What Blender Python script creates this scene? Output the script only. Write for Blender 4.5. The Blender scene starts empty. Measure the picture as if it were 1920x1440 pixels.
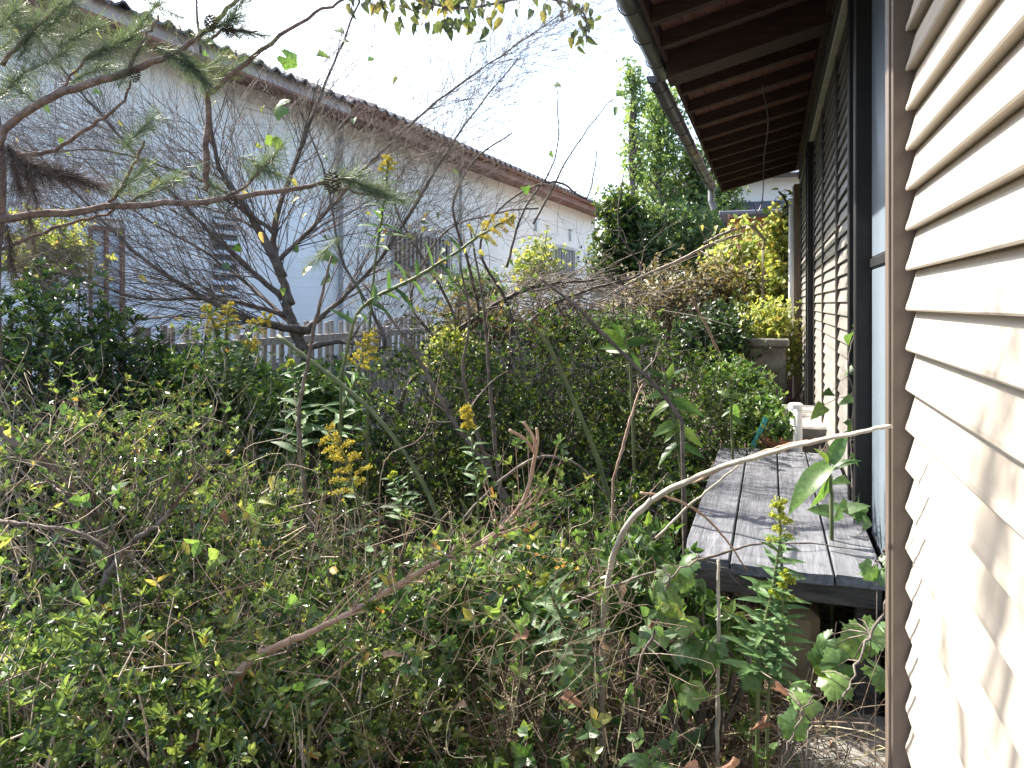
import bpy, math, random
import numpy as np
from mathutils import Vector, Matrix
random.seed(7); rng = np.random.default_rng(7)
R = math.radians
sc = bpy.context.scene
col = sc.collection

# ------------------------------------------------------------------ camera, sky, sun, exposure
CAMH = 1.27
TH = math.atan((1445 - 960) / 1440.0)
CT, ST = math.cos(TH), math.sin(TH)
cd = bpy.data.cameras.new('camera'); cam = bpy.data.objects.new('camera', cd); col.objects.link(cam)
cam.location = (0, 0, CAMH); cam.rotation_euler = (R(90), 0, TH)
cd.sensor_width = 36; cd.lens = 27; cd.shift_y = -150 / 1920.0
cd.clip_start = 0.02; cd.clip_end = 2000
sc.camera = cam
SUN_AZ = Vector((-0.92, 0.36, 0)).normalized(); SUN_EL = R(44)
SUN = Vector((SUN_AZ.x * math.cos(SUN_EL), SUN_AZ.y * math.cos(SUN_EL), math.sin(SUN_EL)))
w = bpy.data.worlds.new('World'); sc.world = w; w.use_nodes = True
nt = w.node_tree; nt.nodes.clear()
sky = nt.nodes.new('ShaderNodeTexSky'); sky.sky_type = 'NISHITA'; sky.sun_disc = False
sky.sun_elevation = SUN_EL; sky.sun_rotation = math.atan2(SUN.x, SUN.y)
sky.air_density = 1.0; sky.dust_density = 2.5; sky.ozone_density = 1.0
bg = nt.nodes.new('ShaderNodeBackground'); bg.inputs['Strength'].default_value = 0.15
wo = nt.nodes.new('ShaderNodeOutputWorld')
nt.links.new(sky.outputs[0], bg.inputs[0]); nt.links.new(bg.outputs[0], wo.inputs[0])
sd = bpy.data.lights.new('sun', 'SUN'); sd.energy = 5.0; sd.angle = R(0.53); sd.color = (1.0, 0.93, 0.82)
so = bpy.data.objects.new('sun', sd); col.objects.link(so)
so.rotation_euler = SUN.to_track_quat('Z', 'Y').to_euler(); so.location = (-8, -3, 12)
vs = sc.view_settings; vs.view_transform = 'Standard'; vs.look = 'None'; vs.exposure = 1.95; vs.gamma = 1.0
vs.use_curve_mapping = False
sc.cycles.max_bounces = 8; sc.cycles.diffuse_bounces = 4; sc.cycles.transmission_bounces = 4
sc.cycles.transparent_max_bounces = 6; sc.cycles.use_denoising = True

# ------------------------------------------------------------------ helpers
def P(px, py, zc):
    """point seen at photo pixel (px,py) at depth zc metres -> world"""
    xc = (px - 960) / 1440.0 * zc
    return Vector((xc * CT - zc * ST, zc * CT + xc * ST, CAMH + (570 - py) / 1440.0 * zc))
def G(px, zc, z=0.0):
    p = P(px, 570, zc); return Vector((p.x, p.y, z))
def unit(a):
    return a / np.maximum(np.linalg.norm(a, axis=-1, keepdims=True), 1e-9)

class MB:
    def __init__(s): s.v = []; s.q = []; s.t = []; s.r = []; s.n = 0
    def add(s, v, q=None, t=None, r=0.5):
        v = np.asarray(v, float).reshape(-1, 3)
        s.v.append(v)
        if q is not None and len(q): s.q.append(np.asarray(q, np.int64).reshape(-1, 4) + s.n)
        if t is not None and len(t): s.t.append(np.asarray(t, np.int64).reshape(-1, 3) + s.n)
        rr = np.broadcast_to(np.asarray(r, float), (len(v),)); s.r.append(rr); s.n += len(v)
    def mesh(s, name, mat=None, smooth=False):
        me = bpy.data.meshes.new(name)
        v = np.concatenate(s.v); q = np.concatenate(s.q) if s.q else np.zeros((0, 4), int)
        t = np.concatenate(s.t) if s.t else np.zeros((0, 3), int)
        nl = q.size + t.size; me.vertices.add(len(v)); me.vertices.foreach_set('co', v.ravel())
        me.loops.add(nl); me.loops.foreach_set('vertex_index', np.concatenate([q.ravel(), t.ravel()]).astype(np.int32))
        nf = len(q) + len(t); me.polygons.add(nf)
        st = np.concatenate([np.arange(len(q)) * 4, q.size + np.arange(len(t)) * 3]).astype(np.int32)
        me.polygons.foreach_set('loop_start', st)
        me.polygons.foreach_set('use_smooth', np.full(nf, bool(smooth)))
        a = me.attributes.new('rnd', 'FLOAT', 'POINT'); a.data.foreach_set('value', np.concatenate(s.r).astype(np.float32))
        me.update(calc_edges=True)
        if mat: me.materials.append(mat)
        return me
    def build(s, name, mat, parent=None, smooth=False, loc=None, kind=None):
        if not s.v: return None
        if loc is not None:
            s.v = [x - np.array(loc) for x in s.v]
        return mk(name, s.mesh(name, mat, smooth), parent, loc, kind)
def mk(name, me, parent=None, loc=None, kind=None):
    o = bpy.data.objects.new(name, me); col.objects.link(o)
    if loc is not None: o.location = loc
    if parent is not None:
        o.parent = parent
        base = parent.location if parent.parent is None else parent.location + parent.parent.location
        o.location = Vector(o.location) - base
    if kind: o['kind'] = kind
    return o
def thing(name, label, cat, loc=(0, 0, 0), group=None):
    o = bpy.data.objects.new(name, None); col.objects.link(o); o.location = loc
    o.empty_display_size = 0.1; o['label'] = label; o['category'] = cat
    if group: o['group'] = group
    bpy.context.view_layer.update() if False else None
    return o
def tag(o, label, cat, group=None):
    o['label'] = label; o['category'] = cat
    if group: o['group'] = group
    return o
BQ = np.array([[0, 3, 2, 1], [4, 5, 6, 7], [0, 1, 5, 4], [1, 2, 6, 5], [2, 3, 7, 6], [3, 0, 4, 7]])
def box(mb, x0, x1, y0, y1, z0, z1, r=0.5):
    mb.add([(x0, y0, z0), (x1, y0, z0), (x1, y1, z0), (x0, y1, z0), (x0, y0, z1), (x1, y0, z1), (x1, y1, z1), (x0, y1, z1)], BQ, r=r)
def bbox(mb, x0, x1, y0, y1, z0, z1, b=0.004, r=0.5):
    """box with chamfered edges"""
    xs = [x0, x0 + b, x1 - b, x1]; ys = [y0, y0 + b, y1 - b, y1]; zs = [z0, z0 + b, z1 - b, z1]
    vid = {}; V = []
    def g(i, j, k):
        if (i, j, k) not in vid: vid[(i, j, k)] = len(V); V.append((xs[i], ys[j], zs[k]))
        return vid[(i, j, k)]
    Q = []; T = []
    for s_ in (0, 3):
        f = [g(s_, 1, 1), g(s_, 2, 1), g(s_, 2, 2), g(s_, 1, 2)]; Q.append(f if s_ else f[::-1])
        f = [g(1, s_, 1), g(1, s_, 2), g(2, s_, 2), g(2, s_, 1)]; Q.append(f if s_ else f[::-1])
        f = [g(1, 1, s_), g(2, 1, s_), g(2, 2, s_), g(1, 2, s_)]; Q.append(f if s_ else f[::-1])
    for a in (0, 3):
        A = 1 if a == 0 else 2
        for c in (0, 3):
            C = 1 if c == 0 else 2
            Q.append([g(a, C, 1), g(a, C, 2), g(A, c, 2), g(A, c, 1)])
            Q.append([g(a, 1, C), g(a, 2, C), g(A, 2, c), g(A, 1, c)])
            Q.append([g(1, a, C), g(2, a, C), g(2, A, c), g(1, A, c)])
            for e in (0, 3):
                E = 1 if e == 0 else 2
                T.append([g(a, C, E), g(A, c, E), g(A, C, e)])
    mb.add(V, Q, T, r=r)
def rbox(mb, c, ax, ay, az, hx, hy, hz, r=0.5):
    c = Vector(c); V = []
    for sz in (-1, 1):
        for sx, sy in ((-1, -1), (1, -1), (1, 1), (-1, 1)):
            V.append(c + ax * (sx * hx) + ay * (sy * hy) + az * (sz * hz))
    mb.add([tuple(v) for v in V], BQ, r=r)
def tube(mb, pts, rad, sides=5, r=0.5, cap=True):
    p = np.array([tuple(x) for x in pts], float); n = len(p)
    rad = np.broadcast_to(np.asarray(rad, float), (n,))
    tg = np.zeros_like(p); tg[1:-1] = p[2:] - p[:-2]; tg[0] = p[1] - p[0]; tg[-1] = p[-1] - p[-2]; tg = unit(tg)
    m = tg.mean(0); ref = np.eye(3)[np.argmin(np.abs(m))]
    u = unit(np.cross(tg, ref)); v = np.cross(tg, u)
    a = np.arange(sides) * 2 * math.pi / sides
    ring = (u[:, None] * np.cos(a)[None, :, None] + v[:, None] * np.sin(a)[None, :, None]) * rad[:, None, None] + p[:, None]
    i = np.arange(n - 1)[:, None] * sides; j = np.arange(sides)[None]; k = (j + 1) % sides
    q = np.stack([i + j, i + k, i + sides + k, i + sides + j], -1).reshape(-1, 4)
    t = None
    V = ring.reshape(-1, 3)
    if cap:
        V = np.concatenate([V, p[[0, -1]]]); b = n * sides
        t = [(b, (x + 1) % sides, x) for x in range(sides)] + [(b + 1, (n - 1) * sides + x, (n - 1) * sides + (x + 1) % sides) for x in range(sides)]
    mb.add(V, q, t, r=r)
def spline(ctrl, per=6):
    """catmull-rom through rows of any width"""
    c = np.array([tuple(x) for x in ctrl], float)
    if len(c) < 3: return np.array([c[0] + (c[-1] - c[0]) * k / per for k in range(per + 1)])
    e = np.concatenate([[2 * c[0] - c[1]], c, [2 * c[-1] - c[-2]]]); out = []
    for i in range(1, len(e) - 2):
        for k in range(per):
            t = k / per; a, b, d, f = e[i - 1], e[i], e[i + 1], e[i + 2]
            out.append(0.5 * ((2 * b) + (d - a) * t + (2 * a - 5 * b + 4 * d - f) * t * t + (3 * b - a - 3 * d + f) * t ** 3))
    out.append(c[-1]); return np.array(out)
def pxpath(rows, per=6, wob=0.0):
    """rows (px,py,zc,width_px) -> pts, radii"""
    ctrl = [tuple(P(a, b, c)) + (wd * c / 2880.0,) for a, b, c, wd in rows]
    s = spline(ctrl, per)
    if wob: s[:, :3] += rng.normal(0, wob, (len(s), 3))
    return s[:, :3], np.maximum(s[:, 3], 0.0004)

def root(p_, r_):
    """carry a stem on down to the soil from its lowest end"""
    p_ = np.asarray(p_); r_ = np.broadcast_to(np.asarray(r_, float), (len(p_),)); flip = p_[0][2] > p_[-1][2]
    if flip: p_, r_ = p_[::-1], r_[::-1]
    b = p_[0]
    if b[2] > .02:
        dx = np.clip((p_[0] - p_[min(3, len(p_) - 1)]) * .6, -.12, .12); k = 5; ext = np.array([[b[0] + dx[0] * (1 - t), b[1] + dx[1] * (1 - t), -.02 + (b[2] + .02) * t] for t in np.linspace(0, 1, k, endpoint=False)])
        p_ = np.vstack([ext, p_]); r_ = np.concatenate([np.full(k, r_[0] * 1.1), r_])
    return p_, r_
# leaf templates: x along the length, y across, z up
def tmpl_simple(l1=.38, w1=.42, l2=.75, w2=.36, fold=.10):
    return np.array([(0, 0, 0), (l1, w1, fold), (l2, w2, fold * .7), (1, 0, -.04), (l2, -w2, fold * .7), (l1, -w1, fold)]), np.array([[0, 3, 2, 1], [0, 5, 4, 3]])
T_AZ = tmpl_simple(.42, .40, .78, .44, .10)
T_OV = tmpl_simple(.32, .50, .68, .36, .08)
T_LA = tmpl_simple(.30, .46, .65, .40, .06)
T_NEEDLE = (np.array([(0, .5, 0), (0, -.5, 0), (1, 0, 0)]), None)
def leaf_batch(mb, T, pos, dr, nr, L, W, rnd):
    tv, tf = T
    dr = unit(dr); sd_ = unit(np.cross(nr, dr)); nn = np.cross(dr, sd_)
    L = np.broadcast_to(L, (len(pos),)); W = np.broadcast_to(W, (len(pos),))
    v = pos[:, None] + dr[:, None] * (tv[None, :, 0:1] * L[:, None, None]) + sd_[:, None] * (tv[None, :, 1:2] * W[:, None, None]) + nn[:, None] * (tv[None, :, 2:3] * L[:, None, None])
    k = len(tv); base = (np.arange(len(pos)) * k)[:, None, None]
    if tf is None:
        mb.add(v.reshape(-1, 3), None, (np.array([[0, 1, 2]])[None] + base).reshape(-1, 3), r=np.repeat(rnd, k))
    else:
        mb.add(v.reshape(-1, 3), (tf[None] + base).reshape(-1, 4), r=np.repeat(rnd, k))
def rdir(n, up=0.0):
    d = rng.normal(0, 1, (n, 3)); d = unit(d); d[:, 2] += up; return unit(d)
def whorls(mb, T, pos, ax, k, L, W, tilt=(0.7, 1.3), rnd=None):
    n = len(pos); ax = unit(ax)
    ref = np.where(np.abs(ax[:, 2:3]) > .9, np.array([[1., 0, 0]]), np.array([[0, 0, 1.]]))
    u = unit(np.cross(ax, ref)); v = np.cross(ax, u)
    a0 = rng.uniform(0, 6.28, n)
    base_r = rng.uniform(0, 1, n) if rnd is None else rnd
    for i in range(k):
        a = (a0 + i * 6.283 / k + rng.normal(0, .25, n))[:, None]
        t = rng.uniform(tilt[0], tilt[1], n)[:, None]
        rad = u * np.cos(a) + v * np.sin(a)
        d = ax * np.cos(t) + rad * np.sin(t); nr = ax * np.sin(t) - rad * np.cos(t)
        s = rng.uniform(.65, 1.15, n)
        leaf_batch(mb, T, pos + ax * rng.uniform(-.25, .1, (n, 1)) * L, d, nr, L * s, W * s, np.clip(base_r * .7 + rng.uniform(0, .3, n), 0, 1))

# ------------------------------------------------------------------ materials
def newmat(name):
    m = bpy.data.materials.new(name); m.use_nodes = True; t = m.node_tree; t.nodes.clear()
    o = t.nodes.new('ShaderNodeOutputMaterial'); b = t.nodes.new('ShaderNodeBsdfPrincipled')
    t.links.new(b.outputs[0], o.inputs[0]); return m, t, b, o
def ramp(t, cols):
    r = t.nodes.new('ShaderNodeValToRGB'); e = r.color_ramp.elements
    while len(e) < len(cols): e.new(0.5)
    for i, (p, c) in enumerate(cols): e[i].position = p; e[i].color = (*c, 1)
    return r
def leafmat(name, cols, rough=0.42, trans=0.45, src='attr', spec=0.5, tw=(1.6, 1.55, .85)):
    m, t, b, o = newmat(name)
    r = ramp(t, cols)
    if src == 'attr':
        a = t.nodes.new('ShaderNodeAttribute'); a.attribute_name = 'rnd'; t.links.new(a.outputs['Fac'], r.inputs[0])
    else:
        a = t.nodes.new('ShaderNodeObjectInfo'); t.links.new(a.outputs['Random'], r.inputs[0])
    g = t.nodes.new('ShaderNodeNewGeometry')
    nz = t.nodes.new('ShaderNodeTexNoise'); nz.inputs['Scale'].default_value = 90; nz.inputs['Detail'].default_value = 3
    t.links.new(g.outputs['Position'], nz.inputs['Vector'])
    hv = t.nodes.new('ShaderNodeHueSaturation'); mr = t.nodes.new('ShaderNodeMapRange')
    mr.inputs['From Min'].default_value = .3; mr.inputs['From Max'].default_value = .7; mr.inputs['To Min'].default_value = .7; mr.inputs['To Max'].default_value = 1.3
    t.links.new(nz.outputs[0], mr.inputs[0]); t.links.new(mr.outputs[0], hv.inputs['Value']); t.links.new(r.outputs[0], hv.inputs['Color'])
    t.links.new(hv.outputs[0], b.inputs['Base Color']); b.inputs['Roughness'].default_value = rough; b.inputs['Specular IOR Level'].default_value = spec
    tr = t.nodes.new('ShaderNodeBsdfTranslucent'); mul = t.nodes.new('ShaderNodeMix'); mul.data_type = 'RGBA'; mul.blend_type = 'MULTIPLY'
    mul.inputs['Factor'].default_value = 1; mul.inputs[7].default_value = (*[min(x, 4) for x in tw], 1)
    t.links.new(hv.outputs[0], mul.inputs[6]); t.links.new(mul.outputs[2], tr.inputs[0])
    mx = t.nodes.new('ShaderNodeMixShader'); mx.inputs[0].default_value = trans
    t.links.new(b.outputs[0], mx.inputs[1]); t.links.new(tr.outputs[0], mx.inputs[2]); t.links.new(mx.outputs[0], o.inputs[0])
    return m
def surf(name, c1, c2, scale=8, rough=0.7, bump=0.0, stretch=(1, 1, 1), detail=6, bscale=None, metal=0.0, spec=0.4, coord='Object', c3=None, p=(.35, .65)):
    m, t, b, o = newmat(name)
    tc = t.nodes.new('ShaderNodeTexCoord'); mp = t.nodes.new('ShaderNodeMapping'); mp.inputs['Scale'].default_value = stretch
    if coord == 'World':
        g = t.nodes.new('ShaderNodeNewGeometry'); t.links.new(g.outputs['Position'], mp.inputs[0])
    else: t.links.new(tc.outputs[coord], mp.inputs[0])
    nz = t.nodes.new('ShaderNodeTexNoise'); nz.inputs['Scale'].default_value = scale; nz.inputs['Detail'].default_value = detail; nz.inputs['Roughness'].default_value = .6
    t.links.new(mp.outputs[0], nz.inputs['Vector'])
    cols = [(p[0], c1), (p[1], c2)]
    if c3: cols = [(p[0], c1), ((p[0] + p[1]) / 2, c2), (p[1], c3)]
    r = ramp(t, cols); t.links.new(nz.outputs[0], r.inputs[0]); t.links.new(r.outputs[0], b.inputs['Base Color'])
    b.inputs['Roughness'].default_value = rough; b.inputs['Metallic'].default_value = metal; b.inputs['Specular IOR Level'].default_value = spec
    if bump:
        n2 = t.nodes.new('ShaderNodeTexNoise'); n2.inputs['Scale'].default_value = bscale or scale * 3; n2.inputs['Detail'].default_value = 5
        t.links.new(mp.outputs[0], n2.inputs['Vector'])
        bp = t.nodes.new('ShaderNodeBump'); bp.inputs['Strength'].default_value = bump; bp.inputs['Distance'].default_value = 0.02
        t.links.new(n2.outputs[0], bp.inputs['Height']); t.links.new(bp.outputs[0], b.inputs['Normal'])
    return m
M = {}
M['ground'] = surf('ground_soil', (.025, .018, .012), (.09, .065, .042), 14, .95, .8, c3=(.05, .045, .02), coord='World')
M['concrete'] = surf('concrete', (.14, .135, .125), (.27, .26, .24), 6, .9, .4, coord='World')
M['oldconcrete'] = surf('mossy_concrete', (.07, .065, .05), (.20, .19, .165), 7, .95, .5, coord='World')
M['siding'] = surf('cream_aluminium', (.35, .31, .26), (.41, .368, .312), 3, .42, .05, (1, .25, 3), coord='World', spec=.45)
M['shutter'] = surf('pale_aluminium', (.21, .195, .18), (.30, .28, .255), 5, .34, .05, (1, .3, 4), coord='World', spec=.5)
M['bronze'] = surf('dark_bronze', (.030, .024, .020), (.05, .04, .034), 10, .4, .03, coord='World', spec=.5)
M['trim'] = surf('bronze_trim', (.085, .064, .05), (.13, .10, .08), 9, .45, .05, (1, 1, .2), coord='World', spec=.5)
M['panel'] = surf('grey_panel', (.13, .165, .205), (.19, .23, .275), 4, .3, .03, (1, 1, .15), coord='World', spec=.5)
M['black'] = surf('black_frame', (.004, .004, .004), (.010, .0095, .009), 12, .5, coord='World')
M['deck'] = surf('weathered_plank', (.070, .075, .088), (.125, .13, .147), 7, .75, .3, (7, .55, 7), 8, 16, c3=(.185, .19, .21), p=(.28, .78))
M['deckdark'] = surf('weathered_beam', (.045, .042, .042), (.12, .11, .105), 8, .85, .5, (1, 5, 5), 8, 14)
M['soffit'] = surf('red_brown_board', (.10, .045, .038), (.17, .08, .066), 5, .75, .2, (6, .6, 6), coord='World')
M['rafter'] = surf('dark_rafter', (.028, .014, .012), (.055, .028, .024), 8, .75, .25, (1, 6, 6), coord='World')
M['band'] = surf('cream_render', (.36, .34, .27), (.48, .45, .37), 10, .9, .3, coord='World')
M['post'] = surf('brown_post', (.16, .11, .075), (.25, .18, .125), 6, .7, .3, (6, 6, .6), coord='World')
M['gutter'] = surf('grey_gutter', (.055, .056, .06), (.095, .095, .10), 6, .32, .03, coord='World', spec=.6)
M['rooftile'] = surf('roof_tile', (.055, .055, .065), (.13, .13, .145), 9, .5, .2, coord='World')
M['wallwhite'] = surf('white_siding', (.82, .81, .79), (.88, .875, .86), 1.2, .75, .1, coord='World')
M['wallcream'] = surf('cream_siding', (.79, .765, .72), (.86, .84, .80), 1.2, .8, .12, coord='World')  # on the neighbour's right wall the cream tint holds warm bounce light
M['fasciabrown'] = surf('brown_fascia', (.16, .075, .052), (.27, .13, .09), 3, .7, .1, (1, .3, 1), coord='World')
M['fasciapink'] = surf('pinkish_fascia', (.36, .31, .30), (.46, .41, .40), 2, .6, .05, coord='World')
M['alu'] = surf('aluminium', (.42, .43, .44), (.56, .57, .58), 8, .35, coord='World', metal=.5)
M['bar'] = surf('window_bar', (.40, .40, .40), (.54, .54, .53), 8, .45, coord='World')
M['glassdark'] = surf('dark_glass', (.012, .018, .02), (.035, .045, .045), 2, .3, coord='World', spec=.2)
M['glassblue'] = surf('frosted_glass', (.46, .54, .62), (.58, .65, .72), 2, .35, coord='World', spec=.5)
M['glassgrey'] = surf('grey_glass', (.09, .11, .13), (.15, .18, .20), 2, .4, coord='World', spec=.2)
M['louvre'] = surf('louvre_glass', (.66, .68, .70), (.78, .80, .82), 2, .2, coord='World', spec=.6)
M['pipe'] = surf('grey_pipe', (.22, .23, .24), (.33, .34, .35), 5, .5, coord='World')
M['whitepipe'] = surf('white_pipe', (.62, .63, .62), (.76, .77, .76), 5, .45, .05, coord='World')
M['fence'] = surf('weathered_fence', (.27, .25, .235), (.44, .41, .385), 9, .85, .3, (6, 6, .5), coord='World')
M['bark'] = surf('grey_bark', (.09, .072, .06), (.22, .19, .165), 22, .95, .9, (2, 2, .7), coord='World')
M['twig'] = surf('grey_twig', (.065, .05, .041), (.18, .15, .13), 25, .8, .3, coord='World')
M['twigdark'] = surf('dark_twig', (.055, .042, .035), (.14, .115, .095), 25, .8, .3, coord='World')
M['twigblack'] = surf('blackish_twig', (.02, .015, .013), (.06, .048, .04), 25, .8, .3, coord='World')
M['twigpale'] = surf('pale_twig', (.20, .165, .125), (.38, .33, .27), 20, .8, .3, coord='World')
M['twigpink'] = surf('pinkish_twig', (.20, .125, .09), (.33, .235, .175), 25, .7, .2, coord='World')
M['pinebark'] = surf('pine_bark', (.12, .085, .07), (.28, .21, .18), 30, .95, 1.0, coord='World')
M['stem'] = surf('green_stem', (.06, .08, .03), (.12, .14, .055), 15, .6, .1, coord='World')
M['cane'] = surf('pale_cane', (.24, .215, .175), (.40, .37, .32), 14, .7, .2, coord='World')
M['straw'] = leafmat('dry_straw', [(0, (.06, .042, .03)), (.5, (.20, .145, .10)), (.85, (.46, .38, .27)), (1, (.26, .28, .12))], .8, .1, tw=(1, 1, 1))
M['azalea'] = leafmat('azalea_leaf', [(0, (.013, .030, .014)), (.35, (.05, .095, .034)), (.66, (.13, .19, .06)), (.90, (.24, .28, .085)), (.95, (.30, .20, .05)), (1, (.36, .13, .06))], .28, .42)
M['azaleasingle'] = leafmat('azalea_single_leaf', [(0, (.05, .10, .025)), (.6, (.11, .175, .04)), (.9, (.19, .24, .05)), (1, (.34, .20, .06))], .33, .40, 'object')
M['azaleadark'] = leafmat('dark_evergreen_leaf', [(0, (.012, .03, .014)), (.5, (.028, .06, .022)), (.9, (.06, .10, .03)), (1, (.10, .13, .035))], .34, .28)
M['hedge'] = leafmat('hedge_leaf', [(0, (.010, .024, .009)), (.5, (.034, .07, .018)), (.8, (.11, .165, .03)), (.97, (.19, .19, .03)), (1, (.38, .11, .03))], .36, .42)
M['olive'] = leafmat('dry_leaf_mix', [(0, (.05, .055, .025)), (.4, (.11, .105, .05)), (.7, (.17, .13, .07)), (1, (.26, .19, .11))], .7, .3)
M['vine'] = leafmat('yellow_vine_leaf', [(0, (.08, .13, .035)), (.3, (.19, .25, .07)), (.65, (.36, .38, .12)), (.88, (.46, .42, .15)), (1, (.38, .21, .10))], .55, .45)
M['ivypale'] = leafmat('pale_ivy_leaf', [(0, (.10, .15, .04)), (.5, (.22, .27, .08)), (.85, (.38, .38, .14)), (1, (.36, .22, .12))], .5, .45)
M['tree'] = leafmat('tree_leaf', [(0, (.08, .14, .055)), (.5, (.16, .24, .09)), (1, (.25, .33, .13))], .4, .45)
M['treemid'] = leafmat('mid_tree_leaf', [(0, (.05, .09, .035)), (.5, (.10, .16, .055)), (1, (.18, .24, .09))], .4, .42)
M['pine'] = leafmat('pine_needle', [(0, (.05, .085, .06)), (.6, (.10, .145, .095)), (1, (.18, .21, .12))], .5, .3)
M['deadneedle'] = leafmat('dead_needle', [(0, (.06, .042, .034)), (1, (.18, .13, .10))], .8, .15, tw=(1, 1, 1))
M['creeper'] = leafmat('creeper_leaf', [(0, (.03, .07, .03)), (.45, (.08, .15, .05)), (.8, (.17, .24, .07)), (.9, (.32, .30, .09)), (1, (.28, .16, .09))], .4, .45)
M['weed'] = leafmat('weed_leaf', [(0, (.03, .07, .022)), (.5, (.065, .13, .035)), (.88, (.13, .20, .05)), (1, (.22, .24, .05))], .45, .42)
M['goldleaf'] = leafmat('goldenrod_leaf', [(0, (.05, .11, .045)), (1, (.12, .21, .075))], .6, .40, 'object')
M['bigleaf'] = leafmat('broad_leaf', [(0, (.05, .11, .035)), (.6, (.09, .17, .045)), (1, (.15, .23, .055))], .38, .45, 'object')
M['grapeleaf'] = leafmat('vine_leaf', [(0, (.06, .12, .04)), (.6, (.10, .18, .055)), (1, (.16, .24, .06))], .42, .4, 'object')
M['hangleaf'] = leafmat('olive_leaf', [(0, (.05, .075, .03)), (.6, (.10, .13, .045)), (1, (.26, .22, .06))], .45, .4, 'object')
M['yellowleaf'] = leafmat('yellow_leaf', [(0, (.30, .34, .08)), (.6, (.46, .42, .12)), (.85, (.50, .36, .12)), (1, (.46, .24, .12))], .55, .45, 'object', tw=(1, 1, .8))
M['brownleaf'] = leafmat('brown_leaf', [(0, (.20, .10, .06)), (.5, (.30, .18, .12)), (1, (.38, .27, .19))], .7, .3, 'object', tw=(1, 1, 1))
M['litter'] = leafmat('leaf_litter', [(0, (.07, .045, .03)), (.6, (.17, .11, .075)), (1, (.30, .20, .14))], .8, .2, tw=(1, 1, 1))
M['gold'] = leafmat('goldenrod_flower', [(0, (.36, .33, .04)), (.6, (.52, .42, .05)), (1, (.60, .50, .12))], .7, .3, tw=(1, 1, .8))
M['greenbud'] = leafmat('green_bud', [(0, (.20, .27, .04)), (1, (.36, .38, .05))], .6, .35)
M['orange'] = leafmat('orange_flower', [(0, (.60, .26, .02)), (1, (.72, .40, .03))], .6, .3, tw=(1, 1, .8))
M['terracotta'] = surf('terracotta', (.36, .13, .075), (.48, .20, .12), 9, .8, .2, coord='World')
M['rust'] = surf('rusty_sheet', (.30, .10, .045), (.45, .19, .09), 5, .8, .2, coord='World')
M['teal'] = surf('teal_plastic', (.04, .28, .24), (.07, .36, .31), 8, .4, coord='World')
M['stone'] = surf('tan_stone', (.34, .26, .17), (.52, .42, .29), 6, .85, .4, coord='World')
M['whitestone'] = surf('white_stone', (.5, .5, .48), (.68, .68, .66), 9, .8, .2, coord='World')
M['wire'] = surf('black_wire', (.03, .025, .025), (.05, .045, .045), 8, .5, coord='World')
M['metalroof'] = surf('grey_metal_roof', (.10, .10, .125), (.17, .17, .20), 3, .5, coord='World')
M['cone'] = surf('pine_cone', (.03, .022, .018), (.09, .066, .05), 40, .9, .6, coord='World')

t = M['deck'].node_tree; b_ = next(n_ for n_ in t.nodes if n_.type == 'BSDF_PRINCIPLED'); src = b_.inputs['Base Color'].links[0].from_socket
oi = t.nodes.new('ShaderNodeObjectInfo'); hv = t.nodes.new('ShaderNodeHueSaturation'); mr = t.nodes.new('ShaderNodeMapRange'); mr.inputs['To Min'].default_value = .72; mr.inputs['To Max'].default_value = 1.12
t.links.new(oi.outputs['Random'], mr.inputs[0]); t.links.new(mr.outputs[0], hv.inputs['Value']); t.links.new(src, hv.inputs['Color']); t.links.new(hv.outputs[0], b_.inputs['Base Color'])
# ------------------------------------------------------------------ ground
def hgt(x, y): return 0.03 * math.sin(x * 2.1 + .5) * math.sin(y * 1.7) + .02 * math.sin(x * 5 + y * 4.1)
mb = MB(); xs = np.concatenate([[-300, -60, -20], np.linspace(-9, 3, 61), [20, 60, 300]]); ys = np.concatenate([[-300, -60, -10], np.linspace(-4, 18, 89), [40, 80, 400]])
gx, gy = np.meshgrid(xs, ys); gz = 0.03 * np.sin(gx * 2.1 + .5) * np.sin(gy * 1.7) + .02 * np.sin(gx * 5 + gy * 4.1) + rng.normal(0, .006, gx.shape) - .03
nx = len(xs); V = np.stack([gx, gy, gz], -1).reshape(-1, 3)
i = (np.arange(len(ys) - 1)[:, None] * nx + np.arange(nx - 1)[None]).ravel()
mb.add(V, np.stack([i, i + 1, i + 1 + nx, i + nx], -1)); o = mb.build('ground', M['ground'], smooth=True); o['kind'] = 'structure'
mb = MB(); bbox(mb, .02, .37, -3, 2.46, -.05, .075, .01); o = mb.build('concrete_path', M['concrete']); o['kind'] = 'structure'

# ------------------------------------------------------------------ own house on the right
Z = CAMH
HX = .34                                     # shutter plane
house = thing('house', 'cream-sided house with shuttered wall, red-brown eaves and dark gutter, along the right edge', 'house', (.45, 3.5, 0))
mb = MB(); box(mb, .40, 3.2, -3.0, 9.3, 0, Z + 1.75); mb.build('wall', M['band'], house)
mb = MB(); bbox(mb, .30, .40, -3.0, 9.2, Z + 1.33, Z + 1.62, .006); mb.build('wall_band', M['band'], house)
mb = MB(); bbox(mb, .385, .46, 1.7, 9.3, .0, .34, .004); mb.build('footing', M['concrete'], house)
mb = MB(); bbox(mb, .24, .352, 8.86, 8.97, .0, Z + 1.30, .005); mb.build('post', M['post'], house)
mb = MB(); bbox(mb, .225, .2385, 8.865, 8.90, .25, Z + 1.28, .003); mb.build('post_strip', M['whitepipe'], house)
mb = MB(); bbox(mb, .335, .355, 8.75, 8.80, Z - .35, Z + .25, .004); mb.build('latch_plate', M['black'], house)
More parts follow.
